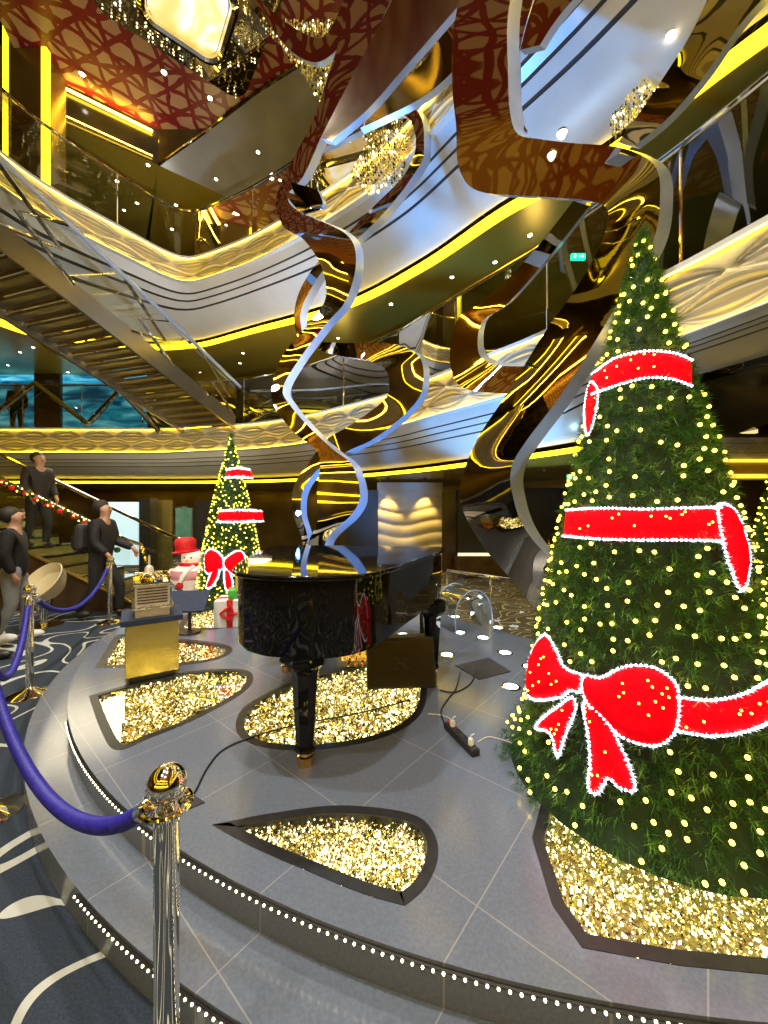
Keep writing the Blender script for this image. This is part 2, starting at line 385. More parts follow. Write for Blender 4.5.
# nosing and LED strips
def arc_led(r, z, a0, a1, step, name, mm, label):
    th = thing(name, label, 'light strip')
    th.location = (CX, CY, z)
    mb = MB(); mb.tube([(r*math.cos(a), r*math.sin(a), 0) for a in [a0+(a1-a0)*i/160 for i in range(161)]], .006, 6); mb.build('strip_channel', M['black'], th)
    mb = MB(); a = a0
    while a < a1:
        mb.ball(((r+.007)*math.cos(a), (r+.007)*math.sin(a), -.003), .0048, 6); a += step/r
    d = mb.build('diode', mm, th); d['kind'] = 'stuff'; return th
arc_led(R2+.006, H2-.016, R(222), R(312), .032, 'light_strip', M['white_led'], 'row of white diodes under the nosing of the upper stage step')
arc_led(R1+.006, H1-.016, R(238), R(312), .03, 'light_strip', M['white_led'], 'row of white diodes along the lower stage step beside the carpet')
# crystal inlays
M['crys_a'] = noisy('gold_crystal', (.95, .78, .30), (1, .9, .55), 9, .08, 1, 0, Emission_Color=(1, .78, .2, 1), Emission_Strength=.15)  # light from below put into the crystals as a faint glow
M['crys_b'] = noisy('clear_crystal', (.9, .9, .88), (1, 1, 1), 9, .04, 1)
M['crys_c'] = emis('lit_crystal', (1, .88, .42), 3.5)  # sparkle put in as glowing crystals
M['crys_d'] = noisy('dark_crystal', (.10, .08, .03), (.25, .2, .1), 9, .05, .8)
M['pit'] = noisy('pit_base', (.10, .075, .02), (.5, .40, .12), 60, .6, .2)
for k, (pl, fw) in polys.items():
    cx = sum(p[0] for p in pl)/len(pl); cy = sum(p[1] for p in pl)/len(pl)
    th = thing('crystal_floor_window', LBL[k], 'floor window', (cx, cy, H2), group='crystal windows set in the stage')
    loc = [(p[0]-cx, p[1]-cy) for p in pl]; inn = shrink(loc, fw)
    mb = MB(); nn = len(loc)
    vs = [(p[0], p[1], .002) for p in loc]+[(p[0], p[1], .002) for p in inn]+[(p[0], p[1], -.085) for p in inn]
    fs = [(i, (i+1) % nn, nn+(i+1) % nn, nn+i) for i in range(nn)]+[(nn+i, nn+(i+1) % nn, 2*nn+(i+1) % nn, 2*nn+i) for i in range(nn)]
    mb.add(vs, fs); mb.build('frame', M['black'], th)
    mb = MB(); mb.add([(p[0], p[1], -.085) for p in inn], [tuple(range(nn))]); mb.build('base', M['pit'], th)
    mb = MB(); mb.add([(p[0], p[1], -.002) for p in inn], [tuple(range(nn))]); mb.build('glass_pane', M['floorpane'], th)
    mb = MB(); xs = [p[0] for p in inn]; ys = [p[1] for p in inn]
    A = abs(sum(inn[i-1][0]*inn[i][1]-inn[i][0]*inn[i-1][1] for i in range(nn)))/2
    cnt = 0; N = int(min(A*(18000 if k in ('front leaf', 'tree leaf') else 8000), 10000)); rr = .0058 if k in ('front leaf', 'tree leaf') else .0085
    while cnt < N:
        x = random.uniform(min(xs), max(xs)); y = random.uniform(min(ys), max(ys))
        if not inside((x, y), inn): continue
        cnt += 1; z = random.uniform(-.078, -.012); r = rr*random.uniform(.6, 1.3); q = Matrix.Rotation(random.random()*6, 3, Vector((random.random(), random.random(), random.random()+.1)))
        mb.cur = random.choices((0, 1, 2, 3), ((34, 28, 24, 14) if k in ('front leaf', 'tree leaf') else (38, 26, 13, 23)))[0]
        vv = [Vector(v)*r for v in ((1, 0, 0), (-1, 0, 0), (0, 1, 0), (0, -1, 0), (0, 0, 1.4), (0, 0, -1.4))]
        mb.add([Vector((x, y, z))+q @ v for v in vv], [(0, 2, 4), (2, 1, 4), (1, 3, 4), (3, 0, 4), (2, 0, 5), (1, 2, 5), (3, 1, 5), (0, 3, 5)])
    o = mb.build('crystals', [M['crys_a'], M['crys_b'], M['crys_c'], M['crys_d']], th); o['kind'] = 'stuff'

# ------------------------------------------------------------------ balconies
def resamp(T, C, step):
    a = cr([(*t, *c) for t, c in zip(T, C)], 10)
    out = [a[0]]; acc = 0
    us = [0]; L = 0
    for i in range(1, len(a)):
        L += math.hypot(a[i][0]-a[i-1][0], a[i][1]-a[i-1][1]); us.append(L)
    n = int(L/step); res = []; j = 0
    for k in range(n+1):
        s = L*k/n
        while j < len(us)-2 and us[j+1] < s: j += 1
        tt = (s-us[j])/max(us[j+1]-us[j], 1e-9); res.append((s, tuple(x+(y-x)*tt for x, y in zip(a[j], a[j+1]))))
    return res
def loft(rows, name, mm, parent=None, smooth=True):
    """rows: list of stations, each a list of points"""
    n = len(rows[0]); mb = MB()
    mb.add([p for r in rows for p in r], [(i*n+k, i*n+k+1, (i+1)*n+k+1, (i+1)*n+k) for i in range(len(rows)-1) for k in range(n-1)])
    me = bpy.data.meshes.new(name); me.from_pydata(mb.v, [], mb.f); me.polygons.foreach_set('use_smooth', [smooth]*len(me.polygons))
    return link(name, me, parent, mm)
def balcony(nm, T, C, zt, zb, zc, label, zcf=None, prof=None, relief=True):
    th = thing('balcony_front', label, 'balcony')
    st = resamp(T, C, .025)
    def out(t): d = Vector((t[2]-t[0], t[3]-t[1])); return d.normalized()
    def pt(t, f, z, o=0): n = out(t); return (t[0]+(t[2]-t[0])*f+n.x*o, t[1]+(t[3]-t[1])*f+n.y*o, z)
    hb = zt-zb
    rows = []; NV = 28; LP = .92
    def hgt(u, v):
        best = 0
        for row in (0, 1):
            a = abs(math.sin(PI*(u/LP+.5*row)))*.30; d = abs(v-(.29 if row == 0 else .71))
            if a > .01 and d < a: q = d/a; best = max(best, .045*min(1, (1-q)*2.2)+.010*math.cos(q*PI*4))
        return best
    for s, t in st: rows.append([pt(t, 0, zt-hb*k/NV, -.045+hgt(s, k/NV)) for k in range(NV+1)])
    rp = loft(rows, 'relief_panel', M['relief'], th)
    uv = rp.data.uv_layers.new(name='uv'); nn = NV+1
    vals = []
    for l in rp.data.loops: i, q = divmod(l.vertex_index, nn); vals += [st[i][0]/LP, q/NV]
    uv.data.foreach_set('uv', vals)
    coarse = st[::7]+[st[-1]]
    def zco(t): return zcf(t) if zcf else zc
    # top cap and edge lights
    loft([[pt(t, 0, zt+.01, -.03), pt(t, 0, zt+.01, -.085), pt(t, 0, zt+.06, -.085), pt(t, 0, zt+.07, .22), pt(t, 0, zt-.02, .22)] for s, t in coarse], 'top_rail_cap', M['ivory'], th, False)
    loft([[pt(t, 0, zt+.006, -.075), pt(t, 0, zt+.006, -.05)] for s, t in coarse], 'edge_light', M['band_led'], th)
    loft([[pt(t, 0, zb+.0, -.085), pt(t, 0, zb-.02, -.09), pt(t, 0, zb-.03, .0)] for s, t in coarse], 'ledge', M['ivory'], th, False)
    loft([[pt(t, 0, zb+.006, -.078), pt(t, 0, zb+.006, -.05)] for s, t in coarse], 'edge_light', M['band_led'], th)
    # curved hull panels with dark grooves
    pr = prof or [(.0, 0), (.03, .10), (.06, .22), None, (.09, .24), (.15, .36), None, (.18, .38), (.27, .50), None, (.31, .52), (.45, .66), (.62, .80), (.80, .90), (.95, .95)]
    seg = []; cur = []
    for p in pr:
        if p is None: seg.append(cur); cur = []
        else: cur.append(p)
    seg.append(cur)
    for i, sg in enumerate(seg):
        loft([[pt(t, f, (zb-.03)+(zco(t)+.08-(zb-.03))*v) for f, v in sg] for s, t in coarse], 'hull_panel', M['ivory'], th)
        if i < len(seg)-1:
            a, b = sg[-1], seg[i+1][0]
            loft([[pt(t, a[0], (zb-.03)+(zco(t)+.08-(zb-.03))*a[1]), pt(t, a[0]+.05, (zb-.03)+(zco(t)+.08-(zb-.03))*a[1]+.0), pt(t, b[0]+.05, (zb-.03)+(zco(t)+.08-(zb-.03))*b[1]), pt(t, b[0], (zb-.03)+(zco(t)+.08-(zb-.03))*b[1])] for s, t in coarse], 'groove', M['groove'], th, False)
    coarse = [c_ for c_ in coarse if not (zcf and c_[1][1] < 4.8 and c_[1][0] > 1)]
    loft([[pt(t, .95, zco(t)+.035), pt(t, 1, zco(t)+.03), pt(t, 1, zco(t)-.02), pt(t, 1, zco(t)-.02, .10)] for s, t in coarse], 'cove_light', M['cove'], th, False)
    return st, th
# level 1
T1 = [(-14, 10.8), (-9, 10.8), (-6.3, 10.8), (-4.6, 10.4), (-3.5, 10.2), (-1.95, 9.38), (-.06, 7.87), (.81, 6.78), (1.62, 5.73), (2.1, 5.07), (2.78, 3.85), (3.1, 3.1), (3.6, 1.8), (4.6, 0), (6, -3), (7, -6.5)]
C1 = [(-14, 12.0), (-9, 12.0), (-6.1, 12.0), (-4.2, 11.7), (-2.9, 11.3), (-1.2, 10.3), (.6, 8.75), (1.62, 7.5), (2.45, 6.35), (2.95, 5.5), (3.6, 4.3), (4.0, 3.4), (4.6, 2.3), (5.5, .5), (7, -2.6), (8, -6.3)]
def z1(t):
    y = t[1]; k = max(0, min(1, (5.0-y)/1.0)) if t[0] > 1 else 0
    return 2.58+.54*k
st1, b1 = balcony('l1', T1, C1, 3.95, 3.33, 2.58, 'lowest curved balcony front with wave relief band and blue-washed lower panels', z1)
# level 2
T2 = [(-6.2, -6), (-6.5, 0), (-6.3, 3.4), (-5.94, 5.95), (-5.64, 6.77), (-5.1, 7.6), (-4.68, 8.2), (-4.32, 8.42), (-3.8, 8.28), (-2.56, 7.7), (-1.2, 6.85), (.08, 5.84), (.85, 4.89), (1.7, 3.7), (2.5, 2.5), (3.8, 1), (5.6, -2), (7, -6.5)]
C2 = [(-8.6, -6), (-9, 0), (-9.0, 5.2), (-8.64, 8.64), (-7.9, 9.38), (-6.7, 9.8), (-5.8, 9.95), (-5.2, 9.9), (-4.5, 9.72), (-2.98, 8.97), (-.79, 7.9), (.65, 6.65), (1.70, 5.42), (2.6, 4.64), (3.4, 3.4), (4.7, 1.8), (6.5, -1.4), (8, -6.2)]
st2, b2 = balcony('l2', T2, C2, 7.15, 6.68, 5.9, 'second curved balcony front with lit wave relief band above the stairway')
def offs(C, d):
    out = []
    for i, c in enumerate(C):
        a = Vector(C[max(i-1, 0)][:2]); b = Vector(C[min(i+1, len(C)-1)][:2]); t = (b-a).normalized(); out.append((c[0]-t.y*d, c[1]+t.x*d))
    return out
def ring(name, A, B, za, zb, mm):
    a = cr([(*p, *q) for p, q in zip(A, B)], 6)
    return struct(loft([[(t[0], t[1], za(t) if callable(za) else za), (t[2], t[3], zb(t) if callable(zb) else zb)] for t in a], name, mm))
O1 = offs(C1, 4.8); O2 = offs(C2, 5.2)
def z1c(t): return z1((t[0]-.6, t[1]-.6))
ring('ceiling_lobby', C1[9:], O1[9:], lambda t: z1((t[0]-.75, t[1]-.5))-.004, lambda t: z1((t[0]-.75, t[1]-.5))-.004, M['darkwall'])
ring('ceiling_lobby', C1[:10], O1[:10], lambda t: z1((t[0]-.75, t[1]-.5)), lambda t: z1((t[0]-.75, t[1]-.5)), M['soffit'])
ring('ceiling_first_balcony', C2, O2, 5.9, 5.9, M['soffit'])
ring('wall_lobby', O1, O1, 0, 3.9, M['brownwall'])
ring('floor_first_balcony', T1, O1, 3.9, 3.9, M['carpet2'])
ring('wall_first_balcony', [(p[0], p[1]) for p in O2], [(p[0], p[1]) for p in O2], 3.9, 7.1, M['darkwall'])
ring('floor_second_balcony', T2, O2, 7.08, 7.08, M['carpet2'])
# level 3 slab
E3 = [(-9, -6, 9.1), (-9.0, 0, 9.1), (-8.6, 4.6, 9.1), (-6.8, 6.75, 9.1), (-6.29, 7.25, 9.1), (-4.84, 8.25, 9.1)]
U3 = [(-4.84, 8.25, 9.1), (-3.84, 8.27, 9.83), (-2.5, 7.5, 9.83), (-1.17, 6.85, 9.83), (0, 6.1, 9.83), (1.2, 5.0, 9.83), (2.6, 3.4, 9.83), (4.5, 1.0, 9.83), (6, -2, 9.83), (7.5, -6.5, 9.83)]
V3 = [(-4.84, 8.26, 9.1)]+[(p[0], p[1], 9.1) for p in offs(U3, 1.0)[1:]]
def lin(A, B, name, mm, sm=False):
    return struct(loft([[a, b] for a, b in zip(A, B)], name, mm, None, sm))
def off3(A, d, z): return [(*p, z) for p in offs(A, d)]
lin(E3, off3(E3, 4.5, 9.1), 'ceiling_second_balcony', M['soffit']); lin(V3, off3(V3, 4.5, 9.1), 'ceiling_second_balcony', M['soffit'])
mb = MB(); mb.add([(-4.84, 8.25, 9.1), (*offs(E3, 4.5)[-1], 9.1), (*offs(V3, 4.5)[0], 9.1)], [(0, 1, 2)]); struct(mb.build('ceiling_second_balcony', M['soffit']))
lin(E3, [(p[0], p[1], 9.9) for p in E3], 'trim_upper_left', M['darkwall'])
mb = MB(); mb.add([(-4.84, 8.25, 9.1), (-4.84, 8.25, 9.9), (-3.84, 8.25, 9.87)], [(0, 1, 2)]); struct(mb.build('trim_upper_left', M['darkwall']))
lin(U3, V3, 'trim_upper_right', noisy('grey_hull', (.22, .21, .19), (.30, .29, .27), 1, .25), True)
mb = MB(); mb.tube(U3, .03, 6); struct(mb.build('trim_upper_edge', M['chrome']))
W3 = offs(E3, 4.4)+offs(V3, 4.4)
lin([(*p, 7.08) for p in W3], [(*p, 9.9) for p in W3], 'wall_second_balcony', M['darkwall'])
for zz, ww in ((9.72, .05), (9.2, .018), (9.45, .03)):
    a = [(-6.2, 7.25-.02), (-4.9, 8.15)]
    mb = MB(); mb.tube([(a[0][0], a[0][1], zz), (a[1][0], a[1][1], zz)], ww*.5, 6)
    if zz != 9.45: tag(mb.build('light_strip', M['band_led']), 'yellow light line along the dark upper left wall, '+('upper one' if zz > 9.5 else 'thin lower one'), 'light strip')
mb = MB(); mb.add([(-6.2, 5.9, 9.86), (-7.0, 8.0, 9.86), (-7, 11, 9.86), (9, 11, 9.86), (9, -8, 9.86), (-4.4, -8, 9.86), (-4.2, 2, 9.86)], [(0, 1, 2, 3, 4, 5, 6)]); struct(mb.build('ceiling', M['lattice']))
mb = MB(); mb.add([(-16, -8, 12), (14, -8, 12), (14, 18, 12), (-16, 18, 12)], [(3, 2, 1, 0)]); struct(mb.build('ceiling_high', M['darkwall']))
for nm_, a_, b_ in (('wall_back', (14, -7.5), (-16, -7.5)), ('wall_left', (-14, -8), (-14, 18)), ('wall_right', (13, 18), (13, -8)), ('wall_front', (-16, 17), (14, 17))):
    mb = MB(); mb.add([(*a_, 0), (*b_, 0), (*b_, 12), (*a_, 12)], [(0, 1, 2, 3)]); struct(mb.build(nm_, M['brownwall']))
for z_, c_ in ((2.6, 'cove'), (5.9, 'cove'), (3.9, 'band_led'), (7.1, 'band_led'), (9.3, 'band_led')):
    mb = MB(); mb.box((-1, -7.42, z_), (14, .06, .12)); o = mb.build('trim_back_glow', M[c_]); struct(o)  # unseen glowing bars behind the camera, added for the steel to reflect
for z_ in (3.3, 6.5):
    mb = MB(); mb.box((-1, -7.3, z_), (14, .3, .9)); struct(mb.build('trim_back_panel', M['ivory']))
# guard glass and handrails
def rail(T, i0, i1, zbase, h, label, off=.08, mm='pane'):
    th = thing('glass_balustrade', label, 'balustrade')
    T = [(t[0]-0, t[1]) for t in offs(T, off)]
    pts = cr([T[i] for i in range(i0, i1+1)], 8)
    mb = MB(); mb.tube([(p[0], p[1], zbase+h) for p in pts], .028, 8); mb.build('handrail', M['chrome'], th, 40)
    acc = 0; cur = [pts[0]]
    for i in range(1, len(pts)):
        acc += math.hypot(pts[i][0]-pts[i-1][0], pts[i][1]-pts[i-1][1]); cur.append(pts[i])
        if acc > 1.5 or i == len(pts)-1:
            mb = MB(); c2 = cur; vs = [(p[0], p[1], zbase+.02) for p in c2]+[(p[0], p[1], zbase+h-.03) for p in c2]; k = len(c2)
            mb.add(vs, [(j, j+1, k+j+1, k+j) for j in range(k-1)]); mb.build('glass_panel', M[mm], th, 80)
            mb = MB(); mb.tube([(pts[i][0], pts[i][1], zbase), (pts[i][0], pts[i][1], zbase+h)], .014, 6); mb.build('post', M['chrome'], th)
            cur = [pts[i]]; acc = 0
    return th
rail(T1, 0, 14, 4.0, 1.25, 'glass balustrade with chrome handrail on the lowest balcony', mm='smoked')
rail(T2, 0, 16, 7.2, 1.1, 'glass balustrade with chrome handrail on the second balcony', mm='pane')
# downlights
dl = MB(); dl.lathe([(.001, 0), (.032, 0)], n=12); dm = None
def downs(pts, label, group, r=1.0):
    first = None
    for p in pts:
        if first is None:
            first = thing('downlight', label, 'downlight', p, 0, group)
            mb = MB(); mb.lathe([(.032*r, -.004), (.048*r, -.012), (.052*r, 0)], n=14); mb.build('rim', M['chrome'], first)
            mb = MB(); mb.lathe([(.001, -.008), (.033*r, -.006)], n=12); mb.build('lens', M['down'], first)
        else: copy_tree(first).location = p
def dray(px, py, z):
    d = (z-CAMH)*F/(512-py); return ((px-384)/F*d, d, z-.003)
downs([dray(x, y, 5.9) for x, y in ((452, 277), (391, 304), (20, 352), (8, 365), (68, 372), (200, 372), (240, 363), (243, 347+6), (33, 337+10), (207, 329+25), (166, 362), (338, 338), (495, 262), (530, 235))], 'small round downlight in the bronze soffit above the lowest balcony', 'downlights above the first balcony')
downs([dray(x, y, 9.1) for x, y in ((216, 179), (176, 205), (203, 211), (226, 225), (124, 210), (137, 203), (117, 181), (148, 145+20), (258, 152), (280, 180), (300, 150), (172, 229))], 'small round downlight in the bronze soffit above the second balcony', 'downlights above the second balcony')
downs([dray(x, y, 2.57) for x, y in ((64, 486), (110, 487), (180, 487), (20, 487), (240, 486), (380, 480), (415, 478), (433, 458+18), (470, 474), (545, 470), (572, 464))], 'small round downlight under the lowest balcony', 'downlights in the lobby ceiling', .8)
downs([dray(x, y, 9.85) for x, y in ((82, 74), (164, 72), (210, 98), (148, 30), (240, 60), (427, 27), (432, 90))], 'round downlight in the burgundy lattice ceiling', 'downlights in the lattice ceiling', 1.3)
def hull_light(px, py, d, lab):
    p = P(px, py, d); th = thing('downlight', lab, 'downlight', p)
    mb = MB(); mb.ball((0, 0, 0), .03, 10); mb.build('lens', M['down'], th); mb = MB(); mb.lathe([(.03, .02), (.045, .01), (.045, .03)], n=14); mb.build('rim', M['chrome'], th)

# ------------------------------------------------------------------ lit column, top left
th = thing('lit_column', 'tall dark square column with a yellow light line at each edge, upper left', 'column', (-6.34, 7.05, 7.08))
mb = MB(); mb.box((0, 0, 2.45), (.62, .5, 4.9)); mb.build('shaft', M['brownwall'], th)
for x in (-.34, .34):
    mb = MB(); mb.box((x, -.22, 2.45), (.09, .09, 4.88)); mb.build('light_line', emis('column_light', (1, .78, .02), 2.2) if x < 0 else bpy.data.materials['column_light'], th)

# ------------------------------------------------------------------ ceiling feature lamp
th = thing('ceiling_lamp', 'rounded square chandelier with glowing face and chrome rim on the lattice ceiling', 'lamp', dray(188, -22, 9.8))
def rsq(a, r, n=8):
    out = []
    for cx_, cy_, a0 in ((a-r, a-r, 0), (-a+r, a-r, 90), (-a+r, -a+r, 180), (a-r, -a+r, 270)):
        out += [(cx_+r*math.cos(R(a0+90*k/n)), cy_+r*math.sin(R(a0+90*k/n))) for k in range(n+1)]
    return out
rz = R(38)
def rotp(pp): return [(x*math.cos(rz)-y*math.sin(rz), x*math.sin(rz)+y*math.cos(rz)) for x, y in pp]
mlamp = mat('lamp_face', (.5, .4, .2), .3, 0, (1, .8, .45), 1); t = NT(mlamp)
t.l(t.ramp(t.noise(t.obj((1, 1, 1)), 1.1, 2, 2), [(.35, (.8, .42, .05)), (.5, (1, .75, .3)), (.62, (1, .97, .85))]), t.b.inputs['Emission Color']); t.b.inputs['Emission Strength'].default_value = .9
mb = MB(); mb.prism(rotp(rsq(.50, .2)), -.42, -.36); mb.build('glowing_face', mlamp, th)
mb = MB(); oo = rotp(rsq(.58, .24)); mb.tube([(x, y, -.40) for x, y in oo+oo[:1]], .07, 8); mb.build('rim', M['chrome'], th, 40)
mb = MB(); mb.prism(rotp(rsq(1.2, .3)), -.12, -.02); mb.build('mirror_surround', M['steel'], th)
mb = MB()
for k in range(500):
    x, y = random.uniform(-1.15, 1.15), random.uniform(-1.15, 1.15)
    if max(abs(x), abs(y)) < .62: continue
    (x, y), = rotp([(x, y)]); mb.ball((x, y, -.15), random.uniform(.008, .017), 5); mb.cur = random.choice((0, 1, 0))
o = mb.build('crystals', [M['crys_a'], M['crys_c']], th); o['kind'] = 'stuff'

# ------------------------------------------------------------------ steel ribbon sculptures
def ribbon(name, S, d, shift=(7, 2), th_=.07, label=None, tree=None, n=8):
    """S: stations (xl, yl, xr, yr[, dl, dr]) traced for one distance each"""
    full = [(s[0], s[1], s[2], s[3], s[4] if len(s) > 4 else d, s[5] if len(s) > 5 else (s[4] if len(s) > 4 else d)) for s in S]
    a = cr(full, n); L = []; Rr = []; LB = []; RB = []
    for xl, yl, xr, yr, dl, dr in a:
        L.append(P(xl, yl, dl)); Rr.append(P(xr, yr, dr)); LB.append(P(xl+shift[0], yl+shift[1], dl+th_)); RB.append(P(xr+shift[0], yr+shift[1], dr+th_))
    mb = MB(); k = len(a)
    for A_, B_, c in ((L, Rr, 0), (RB, LB, 0), (Rr, RB, 1), (LB, L, 1)):
        mb.cur = c
        NS = 4 if c == 0 else 1
        vs = []
        for i in range(k):
            for j in range(NS+1):
                tt = j/NS; p = A_[i].lerp(B_[i], tt)
                if c == 0:   # slight bow across the blade
                    nrm = (B_[i]-A_[i]).cross(A_[min(i+1, k-1)]-A_[max(i-1, 0)])
                    if nrm.length > 1e-9: p = p+nrm.normalized()*(.010*(B_[i]-A_[i]).length*(1-(2*tt-1)**2))
                vs.append(p)
        mb.add(vs, [(i*(NS+1)+j, i*(NS+1)+j+1, (i+1)*(NS+1)+j+1, (i+1)*(NS+1)+j) for i in range(k-1) for j in range(NS)])
    mb.cur = 1; mb.add([L[0], Rr[0], RB[0], LB[0]], [(0, 1, 2, 3)]); mb.add([L[-1], Rr[-1], RB[-1], LB[-1]], [(3, 2, 1, 0)])
    me = bpy.data.meshes.new(name); me.from_pydata(mb.v, [], mb.f); me.polygons.foreach_set('material_index', mb.m)
    me.polygons.foreach_set('use_smooth', [True]*len(me.polygons))
    o = link(name, me, tree, [M['dark_steel'] if label and 'broad dark' in label else M['steel'], M['steel_edge']])
    if label and not tree: tag(o, label, 'sculpture')
    return o
SA = thing('ribbon_sculpture', 'looping twisted mirror-steel ribbon sculpture rising behind the piano', 'sculpture', (0, 0, 0))
SB = thing('ribbon_sculpture', 'large angular mirror-steel ribbon sculpture behind the big Christmas tree', 'sculpture', (0, 0, 0))
# A: right lower blade, node, left middle loop, neck, head loop
ribbon('ribbon_band', [(312, 625, 332, 625, 4.7), (312, 575, 328, 575, 4.7), (308, 545, 326, 541, 4.65), (318, 520, 352, 514, 4.6), (317, 492, 360, 494, 4.6), (320, 468, 352, 465, 4.6), (316, 450, 334, 450, 4.65), (294, 432, 312, 430, 4.7), (275, 408, 290, 405, 4.7), (272, 386, 283, 388, 4.65), (283, 355, 300, 358, 4.6), (305, 328, 325, 325, 4.6), (325, 300, 346, 300, 4.5, 4.55), (322, 268, 356, 262, 4.4, 4.5), (304, 240, 346, 234, 4.3, 4.5), (283, 226, 300, 212, 4.4, 4.5), (276, 200, 288, 196, 4.5), (290, 165, 304, 175, 4.6), (313, 120, 322, 135, 4.7), (330, 70, 340, 100, 4.8), (345, 20, 372, 40, 4.9), (352, -30, 400, -20, 5)], 4.6, (8, 2), .08, tree=SA)
ribbon('ribbon_band', [(296, 622, 306, 622, 4.85), (299, 570, 305, 570, 4.85), (303, 545, 308, 540, 4.8), (293, 512, 301, 512, 4.75), (294, 486, 304, 488, 4.75), (308, 464, 320, 468, 4.75), (326, 440, 346, 452, 4.75), (352, 424, 375, 438, 4.7), (384, 400, 407, 412, 4.65), (389, 382, 422, 390, 4.6), (384, 368, 420, 358, 4.55), (366, 360, 392, 344, 4.5), (340, 356, 345, 343, 4.6), (318, 350, 322, 342, 4.8)], 4.7, (6, 2), .08, tree=SA)
ribbon('ribbon_band', [(300, 345, 307, 346, 4.8), (294, 318, 300, 318, 4.8), (300, 290, 308, 294, 4.8), (318, 262, 330, 262, 4.8), (345, 236, 365, 232, 4.8), (375, 205, 395, 200, 4.9), (404, 175, 418, 168, 5), (416, 145, 424, 150, 5), (408, 118, 418, 112, 5.1), (385, 118, 380, 108, 5.1), (352, 135, 345, 120, 5.1), (318, 150, 316, 138, 5.1)], 4.8, (7, 3), .07, tree=SA)
ribbon('ribbon_band', [(318, 190, 290, 182, 4.2, 4.3), (322, 205, 300, 212, 4.2, 4.3), (300, 196, 282, 190, 4.3)], 4.2, (4, 3), .05, tree=SA)
# B: the big angular ribbon down to the floor, and its hook
ribbon('ribbon_band', [(470, -40, 520, -40, 3.6), (455, 20, 508, 15, 3.5), (452, 80, 508, 70, 3.45), (456, 125, 510, 112, 3.4), (459, 168, 518, 134, 3.4), (478, 191, 540, 139, 3.4), (530, 196, 572, 143, 3.4), (585, 200, 622, 148, 3.4), (606, 208, 655, 166, 3.4), (607, 226, 660, 200, 3.45), (597, 252, 654, 238, 3.5), (575, 290, 634, 276, 3.55), (545, 332, 605, 325, 3.6), (508, 392, 563, 392, 3.8, 3.6), (478, 438, 527, 440, 4.0, 3.65), (462, 478, 512, 466, 4.1, 3.65), (462, 508, 512, 492, 4.1, 3.7), (486, 550, 527, 532, 4.1, 3.75), (530, 602, 575, 590, 4.0, 3.8), (578, 676, 612, 676, 3.9)], 3.6, (13, 3), .13, tree=SB)
ribbon('ribbon_band', [(574, 200, 592, 203, 3.9), (532, 253, 548, 258, 3.95), (488, 298, 508, 303, 4.0), (459, 318, 482, 322, 4.0), (450, 350, 478, 350, 4.0), (454, 378, 487, 362, 4.0), (470, 390, 500, 366, 4.0), (512, 394, 532, 366, 3.9)], 4, (6, -3), .08, tree=SB)
ribbon('ribbon_band', [(525, -40, 545, -40, 3.7), (512, 30, 522, 40, 3.6), (505, 90, 514, 100, 3.55), (512, 128, 528, 132, 3.5)], 3.6, (-6, 2), .06, tree=SB)
# C: broad blades across the top
ribbon('steel_blade', [(321, 138, 331, 141, 4.2, 4.15), (344, 92, 368, 109, 4.3, 4.0), (368, 46, 406, 66, 4.35, 3.9), (392, 0, 462, 2, 4.3, 3.75), (410, -40, 500, -40, 4.2, 3.65)], 4, (5, 5), .05, label='broad dark mirror-steel blade tapering down at the top centre')
ribbon('steel_blade', [(720, -30, 790, -30, 3.0), (693, 30, 742, 22, 3.1), (665, 75, 705, 75, 3.2), (640, 112, 668, 118, 3.3), (618, 142, 634, 146, 3.3)], 3.2, (6, 3), .06, label='narrow bluish steel blade slanting at the upper right corner')
ribbon('steel_blade', [(360, 128, 352, 108, 4.6), (395, 112, 388, 92, 4.5), (430, 92, 425, 60, 4.4), (462, 60, 440, 30, 4.3), (480, 20, 450, 0, 4.3), (500, -30, 470, -40, 4.3)], 4.4, (4, 6), .05, label='curled mirror-steel blade left of the big angular ribbon')
ribbon('steel_blade', [(262, 15, 250, -10, 5.0), (290, 50, 283, 20, 5.0), (318, 62, 318, 38, 5.0), (345, 40, 335, 20, 5.0), (365, 0, 350, -20, 5.0)], 5, (4, 5), .05, label='short hooked mirror-steel blade beside the glowing chandelier')
ribbon('steel_blade', [(545, -30, 600, -30, 3.4), (528, 20, 560, 15, 3.4), (520, 50, 540, 45, 3.4)], 3.4, (5, 5), .05, label='small mirror-steel blade at the top edge over the right hull')
